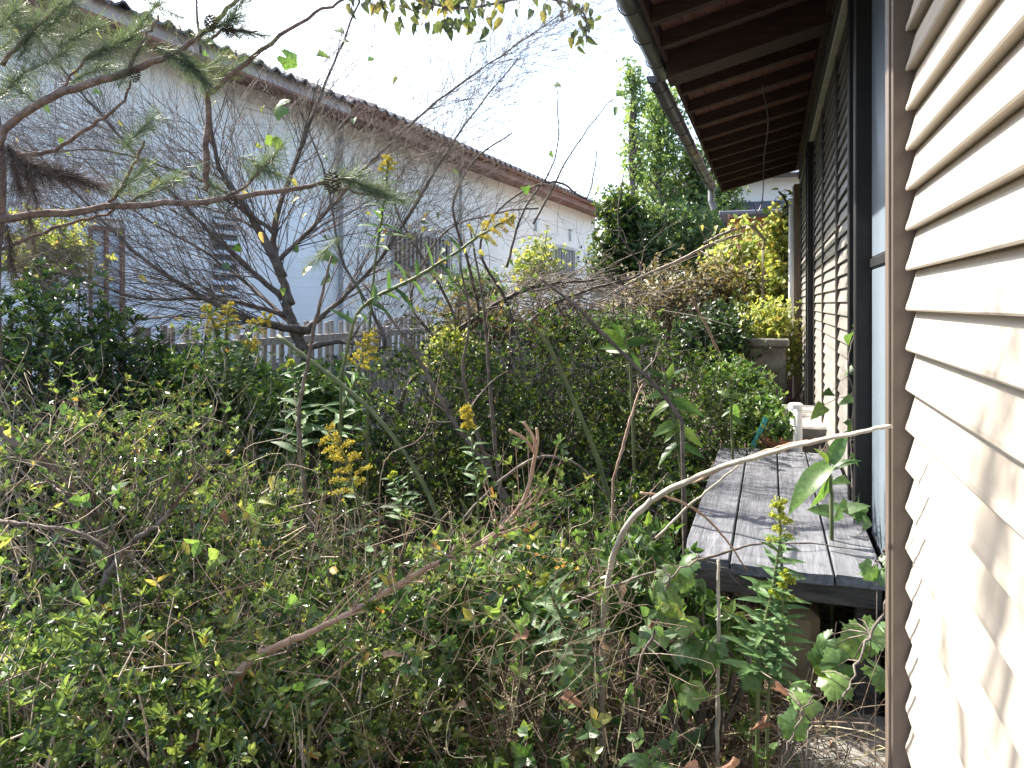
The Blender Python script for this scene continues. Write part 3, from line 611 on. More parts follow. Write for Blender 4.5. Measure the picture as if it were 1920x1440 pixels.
# ================================================================== PLANTS
def lump(d, seed):
    r_ = np.random.default_rng(seed); s = np.zeros(len(d))
    for k in range(7):
        f = r_.normal(0, 2.2 + k * .5, 3); s += np.sin(d @ f + r_.uniform(0, 6.28)) * (.5 / (1 + k * .3))
    return s / 2.2
def shrub(name, label, cat, c, rad, nwh, L, W, k=6, mat='azalea', seed=1, stems=10, twig='twig', shell=.55, zfrac=.12, lumps=.22, group=None, stemr=.008, single=0, clus=.62, T=T_AZ, tilt=(.6, 1.25)):
    """dome shrub on the ground at c; rad = (rx, ry, height)"""
    th_ = thing(name, label, cat, (c[0], c[1], 0), group)
    d = rdir(nwh * 2); d = d[d[:, 2] > -.25][:nwh]; n = len(d)
    rr = (shell + (1.02 - shell) * rng.uniform(0, 1, n) ** .55) * (1 + lumps * lump(d, seed))
    hz = rad[2] * (1 - zfrac)
    pos = np.array([c[0], c[1], rad[2] * zfrac]) + d * rr[:, None] * np.array([rad[0], rad[1], hz])
    nc = max(8, n // 8); cen = rng.integers(0, nc, n); spread = rng.normal(0, 1, (n, 3)) * np.array([1, 1, .8]) * (.055 + .03 * max(rad)) * clus
    if clus: pos = pos[cen] + spread; d = d[cen]; up_ = rng.uniform(-.02, .05, n) * (rng.uniform(0, 1, n) < .3); pos = pos + d * up_[:, None]
    pos[:, 2] = np.maximum(pos[:, 2], .04)
    ax = unit(d * .7 + np.array([0, 0, .55]) + rng.normal(0, .35, (n, 3)))
    mb = MB(); whorls(mb, T, pos, ax, k, L, W, tilt)
    mb.build('crown', M[mat], th_, kind='stuff')
    sm = MB()
    idx = rng.choice(n, min(n, stems * 9), replace=False)
    for si in range(stems):
        a = random.uniform(0, 6.28); b0 = Vector((c[0] + .12 * rad[0] * math.cos(a), c[1] + .12 * rad[1] * math.sin(a), -.02))
        tgt = pos[idx[(si * 9) % len(idx)]]; mid = Vector(b0).lerp(Vector(tgt), .5) + Vector((random.uniform(-.06, .06), random.uniform(-.06, .06), .08))
        s = spline([b0, mid, tgt], 5); tube(sm, s, np.linspace(stemr, stemr * .4, len(s)), 5)
        for q in idx[si * 9 + 1:si * 9 + 9]:
            st = s[random.randint(3, len(s) - 3)]; e = pos[q]
            if np.linalg.norm(e - st) > max(rad) * 1.3: continue
            m2 = (st + e) / 2 + rng.normal(0, .03, 3) + np.array([0, 0, .03]); s2 = spline([st, m2, e], 3); tube(sm, s2, np.linspace(stemr * .45, stemr * .18, len(s2)), 4)
    # loose twiglets under each whorl
    for q in rng.choice(n, min(n, 520), replace=False):
        e = pos[q]; st = e - ax[q] * random.uniform(.05, .16) + rng.normal(0, .02, 3); tube(sm, [st, (st + e) / 2 + rng.normal(0, .006, 3), e], [.0028, .0022, .0014], 3, cap=False)
    sm.build('trunk', M[twig], th_, smooth=True)
    if single:
        dist = np.linalg.norm(pos - np.array([0, 0, CAMH]), axis=1); near = np.argsort(dist)[:single * 5]
        for q in rng.choice(near, single, replace=False):
            dd = rdir(1, .3)[0]; put_leaf('az', th_, pos[q] + ax[q] * .004, dd, ax[q], L * random.uniform(.9, 1.25))
    return th_, pos, ax

# ---- big leaf meshes (single leaves are objects of their own)
def bigleaf_mesh(name, mat, n=7, wid=.34, curl=.25, fold=.18, serr=0.0, base=.15, peak=.42):
    V = []; Q = []
    for i in range(n + 1):
        t = i / n; wv = wid * (math.sin(math.pi * min(1, (t + base * (1 - t)) ** (math.log(.5) / math.log(peak)))) ** .9) if t < 1 else 0
        wv = max(wv, .012 if t < 1 else .0); e = serr * (1 if i % 2 else -1) * (0 < i < n)
        zc = -curl * t * t
        for j, f in enumerate((-1, -.5, 0, .5, 1)):
            V.append((t, f * (wv + (e if abs(f) == 1 else 0)), zc + fold * abs(f) * wv + (.012 * math.sin(t * 22) * abs(f))))
    for i in range(n):
        for j in range(4): Q.append([i * 5 + j, (i + 1) * 5 + j, (i + 1) * 5 + j + 1, i * 5 + j + 1])
    m_ = MB(); m_.add(V, Q); return m_.mesh(name, M[mat], True)
def grape_mesh(name, mat, lobes=5, depth=.25, cup=.12, seed=0):
    r_ = random.Random(seed); n = 40; V = [(.12, 0, 0)]; rim = []
    for k in range(n):
        a = math.pi + 2 * math.pi * (k + .5) / n                       # starts at the petiole notch
        b = (a - math.pi) / (2 * math.pi); rr = .5 * (1 - depth * abs(math.sin(b * lobes * math.pi + math.pi / 2)) ** 1.5) * (1 + .06 * (1 if k % 2 else -1))
        if k in (0, n - 1): rr *= .35
        rim.append((.42 + rr * math.cos(a) * 1.05, rr * math.sin(a), -cup * (rr * 2) ** 2 + r_.uniform(-.02, .02)))
    mid = [(.42 + (x - .42) * .5, y * .5, z * .25 + .01 + r_.uniform(-.008, .008)) for x, y, z in rim]
    V = [(.40, 0, .0)] + mid + rim
    T = [[0, 1 + k, 1 + (k + 1) % n] for k in range(n)]; Q = [[1 + k, 1 + n + k, 1 + n + (k + 1) % n, 1 + (k + 1) % n] for k in range(n)]
    m_ = MB(); m_.add(V, Q, T); return m_.mesh(name, M[mat], True)
LM = {'hang': [bigleaf_mesh('leaf', 'hangleaf', 7, .25, c_, .25, 0, .2, .45) for c_ in (.15, .4)], 'lance': [bigleaf_mesh('leaf', 'goldleaf', 6, .115, c_, .25, 0, .1, .4) for c_ in (.1, .25, .4)],
      'broad': [bigleaf_mesh('leaf', 'bigleaf', 8, .205, c_, .2, .0, .12, .42) for c_ in (.15, .3, .5)],
      'ovate': [bigleaf_mesh('leaf', 'grapeleaf', 7, .34, c_, .18, .01, .3, .35) for c_ in (.1, .25)],
      'grape': [grape_mesh('leaf', 'grapeleaf', 5, .2, c_, k) for k, c_ in enumerate((.1, .18, .26))],
      'yellow': [bigleaf_mesh('leaf', 'yellowleaf', 6, .24, .4, .5, .01, .2, .45), bigleaf_mesh('leaf', 'yellowleaf', 6, .30, .3, .3, .01, .3, .35)],
      'brown': [bigleaf_mesh('leaf', 'brownleaf', 7, .20, .5, 1.3, .03, .2, .4), bigleaf_mesh('leaf', 'brownleaf', 7, .26, .75, .9, .03, .2, .4)],
      'az': [bigleaf_mesh('leaf', 'azaleasingle', 5, .21, .15, .2, 0, .1, .6)]}
def put_leaf(kind, parent, pos, dr, nr, L, name='leaf'):
    o = bpy.data.objects.new(name, random.choice(LM[kind])); col.objects.link(o)
    d = Vector(dr).normalized(); n_ = Vector(nr); s_ = n_.cross(d)
    if s_.length < 1e-3: s_ = Vector((1, 0, 0)).cross(d)
    s_.normalize(); n_ = d.cross(s_)
    m = Matrix((( d.x, s_.x, n_.x), (d.y, s_.y, n_.y), (d.z, s_.z, n_.z)))
    o.rotation_euler = m.to_euler(); o.scale = (L, L, L)
    o.location = Vector(pos) - (parent.location if parent else Vector((0, 0, 0)))
    if parent: o.parent = parent
    return o

# ---- undergrowth, straw and litter on the ground (uncountable)
def area(n, x0, x1, y0, y1):
    return np.stack([rng.uniform(x0, x1, n), rng.uniform(y0, y1, n)], -1)
mb = MB(); n = 7500; xy = area(n, -2.2, .25, .75, 3.6); xy = xy[(xy[:, 0] < .0) | (xy[:, 1] < 2.4)]
for (x, y) in xy:
    a = random.uniform(0, 6.28); l = random.uniform(.10, .42); h = random.uniform(.0, .30) * (1 if random.random() < .7 else 1.5)
    b = Vector((x, y, random.uniform(0, .12))); e = b + Vector((math.cos(a) * l, math.sin(a) * l, h * random.uniform(-.2, 1)))
    m2 = (b + e) / 2 + Vector((random.uniform(-.05, .05), random.uniform(-.05, .05), random.uniform(.0, .10)))
    s = spline([b, m2, e], 2); w0 = random.uniform(.0006, .0019); tube(mb, s, np.linspace(w0, w0 * .6, len(s)), 3, r=random.random() ** 1.3, cap=False)
o = mb.build('dry_straw', M['straw'], kind='stuff'); tag(o, 'tangle of dry straw-coloured stems and twigs over the ground between shrubs and deck', 'straw')
mb = MB(); n = 5200; xy = area(n, -3.0, .30, .7, 8); pos = np.concatenate([xy, rng.uniform(.0, .09, (n, 1))], 1)
leaf_batch(mb, T_OV, pos, rdir(n) * np.array([1, 1, .4]), unit(np.array([0, 0, 1.]) + rng.normal(0, .5, (n, 3))), rng.uniform(.02, .065, n), rng.uniform(.015, .045, n), rng.uniform(0, 1, n))
o = mb.build('leaf_litter', M['litter'], kind='stuff'); tag(o, 'brown fallen leaves scattered over the soil', 'leaf litter')
mb = MB(); n = 5200; xy = area(n, -3.1, .0, .9, 8.5); xy = xy[(rng.uniform(0, 1, n) < .7) | (xy[:, 1] > 3.0) | (xy[:, 0] < -1.3)]; n = len(xy); pos = np.concatenate([xy, rng.uniform(.02, .42, (n, 1)) ** 1.3], 1)
whorls(mb, T_OV, pos, unit(np.array([0, 0, 1.]) + rng.normal(0, .5, (n, 3))), 4, .042, .026, (.7, 1.4))
sm = mb; o = mb.build('ground_weeds', M['weed'], kind='stuff'); tag(o, 'low mixed green weeds covering the ground between the shrubs', 'weeds')
mb = MB(); n = 1100; xy = area(n, -1.7, .05, 1.0, 5.0); pos = np.concatenate([xy, np.zeros((n, 1))], 1)
d = rdir(n) * np.array([.5, .5, 0]) + np.array([0, 0, 1.])
leaf_batch(mb, tmpl_simple(.3, .5, .7, .3, .02), pos, d, rdir(n), rng.uniform(.10, .34, n), rng.uniform(.004, .008, n), rng.uniform(0, 1, n))
o = mb.build('grass_blades', M['weed'], kind='stuff'); tag(o, 'thin grass blades standing up through the dry straw', 'grass')

mb = MB()
for k in range(1700):
    px = random.uniform(-20, 1250); zc = random.uniform(1.45, 3.0); py = random.uniform(float(np.interp(px, [0, 300, 420, 620, 800, 1250], [730, 760, 870, 960, 1000, 1050])), 1420)
    q = P(px, py, zc); 
    if q.z < .05: continue
    a = random.uniform(0, 6.28); l = random.uniform(.04, .20); e = q + Vector((math.cos(a) * l, math.sin(a) * l * .6, random.gauss(0, .12)))
    e.z = max(e.z, .03); m2 = (q * 2 + e) / 3 + Vector((random.gauss(0, .045), random.gauss(0, .04), random.gauss(.03, .045))); m3 = (q + e * 2) / 3 + Vector((random.gauss(0, .045), random.gauss(0, .04), random.gauss(.01, .045)))
    s = spline([q, m2, m3, e], 4); w0 = random.uniform(.0005, .0013); tube(mb, s, np.linspace(w0, w0 * .5, len(s)), 3, r=random.random(), cap=False)
o = mb.build('dry_runners', M['straw'], kind='stuff'); tag(o, 'thin dry vine runners and dead twigs threaded through the foreground azaleas', 'vines')
mb = MB(); n = 520; PX = rng.uniform(-20, 1300, n); ZC = rng.uniform(1.45, 3.2, n); PY = rng.uniform(0, 1, n); top_ = np.interp(PX, [0, 300, 420, 620, 800, 1150, 1300], [740, 760, 880, 1000, 1060, 1080, 1150]); PY = top_ + PY * (1430 - top_)
pos = np.array([tuple(P(a_, b_, c_)) for a_, b_, c_ in zip(PX, PY, ZC)]); pos = pos[pos[:, 2] > .05]; n = len(pos)
whorls(mb, T_OV, pos, unit(rng.normal(0, .6, (n, 3)) + np.array([0, -.3, .7])), 3, .030, .021, (.6, 1.4))
o = mb.build('mixed_creepers', M['creeper'], kind='stuff'); tag(o, 'creeper leaves, green to yellow and brown, mixed into the foreground shrubs', 'creepers')
# ---- azaleas and other shrubs
def gxy(px, zc): q = G(px, zc); return (q.x, q.y)
SH = []
def az(name, label, px, zc, rx, ry, h, nw, seed, **kw):
    kw.setdefault('L', .025); kw.setdefault('W', .0112)
    r_ = shrub(name, label, 'shrub', gxy(px, zc), (rx, ry, h), nw, kw.pop('L'), kw.pop('W'), seed=seed, group='azaleas of the overgrown garden', **kw); SH.append(r_); return r_
az('azalea_shrub', 'tall leggy azalea at the left edge, its trunk forking above the dark gap', 150, 2.35, .62, .55, .98, 2945, 11, twig='twigpale', single=110, stems=9, stemr=.011, lumps=.5, shell=.45)
az('azalea_shrub', 'glossy azalea filling the lower left corner', 170, 1.62, .50, .42, .64, 2635, 12, twig='twigpale', single=110, stems=9)
az('azalea_shrub', 'sunlit azalea mound left of the yellow goldenrod, in the left centre', 470, 2.45, .52, .48, .76, 2790, 13, twig='twigpale', single=110, stems=8, lumps=.5)
az('azalea_shrub', 'low azalea cushion near bottom centre, beneath the long bare pinkish branch', 590, 1.78, .44, .38, .56, 2325, 14, twig='twigpale', single=110, stems=8)
az('azalea_shrub', 'azalea with yellowing leaves in front of the fence, under the goldenrod trio', 400, 3.2, .55, .5, .94, 2635, 15, twig='twigpale', single=110, stems=8, lumps=.5)
az('azalea_hedge', 'shaded azalea mound of the middle hedge, closest to the fence gap', 775, 4.1, .70, .58, 1.18, 3875, 16, shell=.3, mat='hedge', L=.028, W=.012, stems=14, twig='twigdark')
az('azalea_hedge', 'central azalea mound of the hedge, dark below and yellow-green on top', 1000, 4.3, .62, .6, 1.22, 4185, 17, shell=.3, mat='hedge', L=.028, W=.012, stems=14, twig='twigdark')
az('azalea_hedge', 'azalea mound of the hedge nearest the far end of the deck', 1225, 4.55, .66, .6, 1.14, 4185, 18, shell=.3, mat='hedge', L=.028, W=.012, stems=14, twig='twigdark')
az('azalea_hedge', 'small azalea mound between the hedge and the left end of the deck', 1150, 3.75, .38, .36, .62, 2325, 19, shell=.3, mat='hedge', L=.027, W=.012, stems=8, twig='twigdark')
shrub('evergreen_bush', 'dense dark evergreen bush at the left edge below the pine', 'shrub', gxy(70, 3.35), (.72, .66, 1.42), 3600, .042, .018, mat='azaleadark', seed=21, stems=12, lumps=.2, shell=.6)
shrub('evergreen_bush', 'smaller dark evergreen bush in front of the fence, right of the larger one', 'shrub', gxy(250, 3.75), (.5, .45, 1.12), 2100, .04, .018, mat='azaleadark', seed=22, stems=10)

# ---- bare tree
def grow(mb, p, d, L, r0, lev, up=.0, wig=.25, kids=(2, 4), seg=5, sides=4, grav=Vector((0, 0, 0))):
    pts = [Vector(p)]; dv = Vector(d).normalized()
    for s in range(seg):
        dv = (dv + Vector((random.gauss(0, wig), random.gauss(0, wig), random.gauss(0, wig) + up)) * .5 + grav).normalized()
        pts.append(pts[-1] + dv * (L / seg))
    tube(mb, pts, np.linspace(r0, r0 * .35, seg + 1), sides if lev > 1 else 3, cap=False)
    if lev > 0:
        for k in range(random.randint(*kids)):
            i = random.randint(1, seg - 1); t_ = (pts[i + 1] - pts[i]).normalized()
            sd_ = Vector((random.gauss(0, 1), random.gauss(0, 1), random.gauss(0, 1))); sd_ = (sd_ - t_ * sd_.dot(t_)).normalized()
            nd = (t_ * random.uniform(.6, 1.1) + sd_ * random.uniform(.4, .9)).normalized()
            grow(mb, pts[i], nd, L * random.uniform(.45, .8), max(r0 * .55, .0011), lev - 1, up, wig, kids, max(3, seg - 1), sides, grav)
def limb(parent, rows, mat, nshoot, L, lev=2, up=.05, wig=.28, name='branch', per=6, sides=7, start=2, bias=Vector((0, 0, 0)), kids=(2, 4), rk=.32):
    p_, r_ = pxpath(rows, per, .0025); mb = MB(); tube(mb, p_, r_, sides)
    for k in range(nshoot):
        i = random.randint(start, len(p_) - 2); t_ = Vector(p_[i + 1] - p_[i]).normalized()
        sd_ = Vector((random.gauss(0, 1), random.gauss(0, .7), random.gauss(0, 1))); sd_ = (sd_ - t_ * sd_.dot(t_)).normalized()
        nd = (t_ * random.uniform(.5, 1.1) + sd_ * random.uniform(.4, .9) + bias).normalized()
        grow(mb, p_[i], nd, L * random.uniform(.5, 1.1), min(.0042, max(.0014, r_[i] * rk)), lev, up, wig, kids)
    return mb.build(name, M[mat], parent, smooth=True), p_
bt = thing('bare_tree', 'leafless many-branched grey tree in front of the white house', 'tree', tuple(G(575, 4.4)))
p_, r_ = pxpath([(600, 830, 4.4, 24), (590, 720, 4.4, 22), (560, 640, 4.4, 20), (535, 560, 4.4, 16), (522, 480, 4.4, 12)], 6, .004); mb = MB(); tube(mb, p_, r_, 10); mb.build('trunk', M['bark'], bt, smooth=True)
BL = [([(530, 520, 4.4, 18.6), (490, 440, 4.4, 16.1), (455, 380, 4.35, 11.2), (410, 310, 4.3, 8.7), (390, 200, 4.2, 6.8), (372, 60, 4.1, 5.0), (365, -60, 4.1, 3.1)], 22, .75, Vector((-.1, 0, .2))),
      ([(545, 570, 4.4, 14.9), (515, 470, 4.5, 12.4), (520, 400, 4.5, 9.9), (560, 290, 4.5, 8.1), (600, 180, 4.4, 5.6), (650, 60, 4.4, 4.3), (690, -40, 4.4, 3.1)], 22, .75, Vector((0, 0, .2))),
      ([(585, 620, 4.4, 16.1), (520, 612, 4.3, 14.9), (440, 590, 4.2, 9.9), (350, 540, 4.1, 7.4), (250, 470, 4.0, 5.6), (140, 360, 3.9, 4.3), (40, 260, 3.8, 3.1)], 34, .8, Vector((-.5, 0, .35))),
      ([(530, 560, 4.4, 12.4), (440, 480, 4.3, 8.7), (340, 380, 4.2, 6.2), (220, 250, 4.1, 5.0), (110, 120, 4.0, 3.7), (20, 0, 4, 2.5)], 30, .8, Vector((-.4, 0, .3))),
      ([(520, 490, 4.4, 9.9), (600, 410, 4.5, 7.4), (700, 300, 4.6, 5.6), (820, 190, 4.6, 4.3), (960, 90, 4.6, 2.5), (1060, 20, 4.6, 2.5)], 46, .75, Vector((.45, 0, .35))),
      ([(515, 440, 4.4, 8.7), (420, 360, 4.3, 6.2), (300, 310, 4.2, 5.0), (170, 280, 4.2, 3.7), (20, 300, 4.1, 2.5)], 26, .7, Vector((-.4, 0, .1))),
      ([(560, 630, 4.4, 13.6), (640, 560, 4.4, 8.1), (700, 500, 4.4, 6.8), (770, 400, 4.4, 5.0), (860, 250, 4.4, 3.7), (970, 110, 4.4, 2.5)], 40, .75, Vector((.4, 0, .4))),
      ([(580, 650, 4.4, 12.4), (640, 640, 4.3, 9.9), (720, 650, 4.2, 6.2), (700, 590, 4.2, 5.6), (640, 480, 4.2, 5.0), (610, 330, 4.2, 3.7), (560, 200, 4.1, 3.1)], 18, .6, Vector((0, 0, .2))),
      ([(540, 590, 4.4, 9.9), (400, 560, 4.2, 6.2), (270, 560, 4.0, 5.0), (150, 520, 3.9, 3.7), (50, 460, 3.8, 2.5)], 30, .75, Vector((-.5, 0, .25))),
      ([(540, 600, 4.4, 8.7), (460, 530, 4.6, 6.2), (380, 470, 4.6, 5.0), (260, 400, 4.6, 3.7), (160, 300, 4.6, 3.1)], 26, .75, Vector((-.4, 0, .3)))]
for rows, ns, L, bi in BL: limb(bt, rows, 'twig', int(ns * 1.9), L * 1.1, 2, .04, .20, bias=bi, kids=(2, 5), rk=.26)
def scatter_leaves(parent, lst, kinds, L=(.05, .08)):
    for px, py, zc in lst:
        k = random.choice(kinds); put_leaf(k, parent, P(px, py, zc), Vector((random.gauss(0, 1), random.gauss(0, .6), -.6 + random.gauss(0, .4))), Vector((random.gauss(0, .5), -1, .5 + random.gauss(0, .4))), random.uniform(*L))
scatter_leaves(bt, [(595, 100, 4.3), (632, 55, 4.4), (640, 78, 4.4), (912, 78, 4.6), (440, 460, 4.0), (560, 465, 4.0), (580, 500, 4.0), (620, 520, 4.0), (655, 590, 4.0)], ['ovate'], (.06, .09))
scatter_leaves(bt, [(536, 195, 3.6), (512, 250, 3.6), (527, 100, 3.7), (600, 475, 3.8)], ['grape'], (.09, .12))
scatter_leaves(bt, [(663, 222, 3.9), (610, 290, 3.9), (515, 325, 3.8), (470, 355, 3.5), (455, 360, 3.5), (550, 335, 3.8), (490, 435, 3.6), (405, 190, 3.9), (295, 340, 3.8), (330, 335, 3.8), (560, 370, 3.9), (575, 400, 3.9), (520, 400, 3.9), (690, 110, 4.2), (175, 170, 3.8), (140, 130, 3.8), (430, 105, 4), (480, 270, 4), (745, 145, 4.2)] + [(random.randint(20, 620), random.randint(20, 560), random.uniform(3.7, 4.6)) for _ in range(30)], ['yellow', 'yellow', 'ovate'], (.035, .055))
hang = [(random.gauss(830, 55), random.uniform(-25, 55), random.uniform(4.2, 4.7)) for _ in range(110)] + [(random.gauss(1092, 14), random.uniform(-10, 88), 4.6) for _ in range(22)] + [(random.gauss(960, 90), random.uniform(-25, 20), 4.6) for _ in range(30)] + [(random.gauss(690, 40), random.uniform(-20, 15), 4.4) for _ in range(16)]
mb = MB(); p_, r_ = pxpath([(560, -60, 4.5, 10), (720, -20, 4.5, 8), (860, 15, 4.5, 6), (1000, -5, 4.6, 5), (1090, 20, 4.6, 4), (1100, 80, 4.6, 2)], 6); tube(mb, p_, r_, 6)
for h_ in hang:
    q = P(*h_); j = np.argmin(np.linalg.norm(p_ - np.array(q), axis=1)); tube(mb, [Vector(p_[j]), (Vector(p_[j]) + q) / 2 + Vector((0, 0, .03)), q], [.002, .0015, .001], 3, cap=False)
mb.build('branch', M['twig'], bt)
for h_ in hang:
    q = P(*h_); put_leaf('hang', bt, q, (random.gauss(0, .5), random.gauss(0, .5), -1), (random.gauss(0, .8), -1, random.gauss(0, .4)), random.uniform(.055, .085))

# ---- thicket of bare vines in the middle, before the barred window
bv = thing('bare_vine_thicket', 'tangle of dark leafless vine stems before the barred window', 'vine', tuple(G(880, 4.9)))
BV = [([(800, 900, 4.9, 9), (750, 760, 4.9, 9), (840, 640, 4.9, 11), (900, 590, 4.9, 9), (980, 545, 4.9, 8), (1060, 530, 4.9, 5), (1160, 520, 4.9, 3)], 16, .4),
      ([(900, 800, 4.9, 8), (905, 640, 4.9, 8), (880, 500, 4.9, 6), (850, 390, 4.9, 5), (890, 300, 4.9, 4), (960, 250, 4.9, 3)], 22, .45),
      ([(900, 780, 4.9, 8), (850, 590, 4.9, 6), (790, 480, 4.9, 5), (740, 380, 4.9, 4), (770, 300, 4.9, 4), (850, 280, 4.9, 3)], 20, .45),
      ([(930, 790, 4.9, 7), (960, 600, 4.9, 7), (900, 470, 4.9, 5), (950, 380, 4.9, 4), (1040, 340, 4.9, 4), (1100, 370, 4.9, 3), (1120, 280, 4.9, 2)], 22, .42),
      ([(900, 760, 4.9, 8), (820, 640, 4.9, 6), (770, 560, 4.9, 5), (830, 440, 4.9, 4), (930, 400, 4.9, 3), (1010, 390, 4.9, 3)], 18, .4),
      ([(930, 760, 4.9, 6), (1000, 600, 4.9, 6), (1100, 545, 4.9, 5), (1200, 510, 4.9, 4), (1160, 430, 4.9, 3), (1170, 320, 4.9, 2)], 14, .35),
      ([(950, 500, 4.9, 5), (980, 400, 4.9, 4), (1040, 300, 4.9, 3), (1045, 180, 4.9, 2), (1040, 160, 4.9, 1.5)], 8, .25),
      ([(1000, 420, 4.9, 4), (1070, 290, 4.9, 3), (1130, 205, 4.9, 2), (1150, 185, 4.9, 2)], 7, .2)]
for rows, ns, L in BV: limb(bv, rows, 'twigdark', int(ns * 1.7), L, 2, .03, .42, kids=(1, 3), sides=6)
scatter_leaves(bv, [(1040, 158, 4.9), (1155, 175, 4.9), (1157, 200, 4.9), (1030, 285, 4.9), (1120, 350, 4.9), (985, 350, 4.6), (1000, 365, 4.6)], ['ovate'], (.06, .09))
scatter_leaves(bv, [(800, 400, 4.7), (815, 430, 4.7), (770, 420, 4.7), (850, 320, 4.7), (790, 415, 4.7)] + [(random.gauss(800, 40), random.gauss(430, 30), 4.7) for _ in range(14)] + [(random.gauss(900, 70), random.gauss(540, 25), 4.8) for _ in range(40)], ['ovate', 'yellow'], (.04, .06))
mb = MB()
for k in range(240):
    q = P(random.gauss(1030, 75), random.gauss(560, 24), random.uniform(4.9, 5.6)); a = random.gauss(0, .5); l = random.uniform(.15, .6)
    e = q + Vector((math.cos(a) * l, math.sin(a) * l, random.gauss(.0, .10))); tube(mb, [q, (q + e) / 2 + Vector((0, 0, random.gauss(.03, .03))), e], [.0024, .002, .0012], 4)
for k in range(8):
    q = P(1000 + 25 * k, 560, 5.2); tube(mb, [Vector((q.x, q.y, -.02)), q], [.009, .004], 5)
tag(mb.build('dead_branch_heap', M['twig'], kind='stuff'), 'heap of pale dead branches lying on top of the hedge, centre', 'branches')

mb = MB()
for k in range(520):
    px = random.uniform(660, 1330); q = P(px, random.uniform(585, 900), random.uniform(3.5, 4.7))
    if q.z < .1: continue
    a = random.uniform(0, 6.28); l = random.uniform(.08, .34); dv = Vector((math.cos(a), .4 * random.gauss(0, 1), abs(math.sin(a)) * random.choice((1, 1, .3)))); e = q + dv * l
    m2 = (q + e) / 2 + Vector((random.gauss(0, .03), random.gauss(0, .03), random.gauss(.01, .03))); sp_ = spline([q, m2, e], 3); w0 = random.uniform(.001, .003); tube(mb, sp_, np.linspace(w0, w0 * .4, len(sp_)), 3, cap=False)
tag(mb.build('hedge_tangle', M['twigblack'], kind='stuff'), 'dark dead twigs tangled through the middle hedge', 'twigs')
# ---- pine at the left edge
pine = thing('pine_tree', 'pine whose trunk stands just at the left edge, long needled branches reaching in', 'pine', tuple(G(-30, 2.55)))
p_, r_ = pxpath([(-45, 1290, 2.55, 70), (-38, 900, 2.55, 62), (-28, 560, 2.55, 48), (-12, 300, 2.55, 36), (-40, 60, 2.55, 34), (-60, -200, 2.55, 30)], 6, .004); mb = MB(); tube(mb, p_, r_, 12); mb.build('trunk', M['pinebark'], pine, smooth=True)
PB = [[(-5, 280, 2.5, 16), (15, 235, 2.5, 15), (100, 182, 2.5, 15), (230, 138, 2.5, 14), (330, 95, 2.5, 11), (400, 45, 2.5, 9), (455, -10, 2.5, 7)],
      [(-10, 412, 2.55, 16), (200, 390, 2.55, 13), (420, 372, 2.55, 11), (600, 343, 2.55, 8), (650, 330, 2.55, 6)],
      [(20, 290, 2.55, 9), (90, 285, 2.55, 8), (170, 235, 2.55, 7), (230, 190, 2.5, 5), (245, 150, 2.5, 4)],
      [(-5, 470, 2.6, 8), (100, 430, 2.6, 7), (200, 400, 2.6, 5), (260, 370, 2.6, 4), (330, 345, 2.6, 3)],
      [(200, 392, 2.55, 7), (240, 330, 2.55, 6), (270, 265, 2.55, 5)],
      [(385, 360, 2.6, 11), (388, 290, 2.6, 12), (390, 180, 2.6, 11), (400, 170, 2.6, 10), (460, 120, 2.6, 9), (560, 45, 2.6, 7), (650, -5, 2.6, 5)],
      [(240, 135, 2.5, 6), (270, 70, 2.5, 5), (300, 30, 2.5, 4)], [(395, 70, 2.5, 6), (430, 55, 2.5, 5), (480, 60, 2.5, 4)],
      [(420, 372, 2.55, 6), (470, 340, 2.55, 5), (510, 295, 2.55, 4)], [(600, 343, 2.55, 5), (660, 360, 2.55, 4), (720, 370, 2.55, 3)],
      [(0, 120, 2.6, 9), (60, 60, 2.6, 7), (120, 0, 2.6, 5)], [(100, 182, 2.5, 6), (160, 110, 2.5, 4), (200, 85, 2.5, 3)]]
for rows in PB:
    p_, r_ = pxpath(rows, 6, .003); mb = MB(); tube(mb, p_, r_, 8); mb.build('branch', M['pinebark'], pine, smooth=True)
def tuft(px, py, zc, n, L, dirpx, spread, mat='pine', name='needle_tuft', along=.11):
    n = int(n * 1.9)
    c = P(px, py, zc); d2 = P(px + dirpx[0], py + dirpx[1], zc) - c; d2 = d2.normalized()
    t = rng.uniform(-along, along * .4, n); pos = np.array(c) + np.array(d2)[None] * t[:, None]
    dv = unit(np.array(d2)[None] * rng.uniform(.5, 1.2, (n, 1)) + rng.normal(0, spread, (n, 3)))
    mb = MB(); tv = np.array([(0, .5, 0), (0, -.5, 0), (.55, .42, .0), (.55, -.42, 0), (1, 0, -.05)])
    drp = dv + np.array([0, 0, -.12])
    leaf_batch(mb, (np.array([(0, -.5, 0), (.6, -.4, .01), (.6, .4, .01), (0, .5, 0)]), np.array([[0, 1, 2, 3]])), pos, drp, rdir(n), rng.uniform(.6, 1.1, n) * L, np.full(n, .0009), rng.uniform(0, 1, n))
    return mb.build(name, M[mat], pine, kind='stuff')
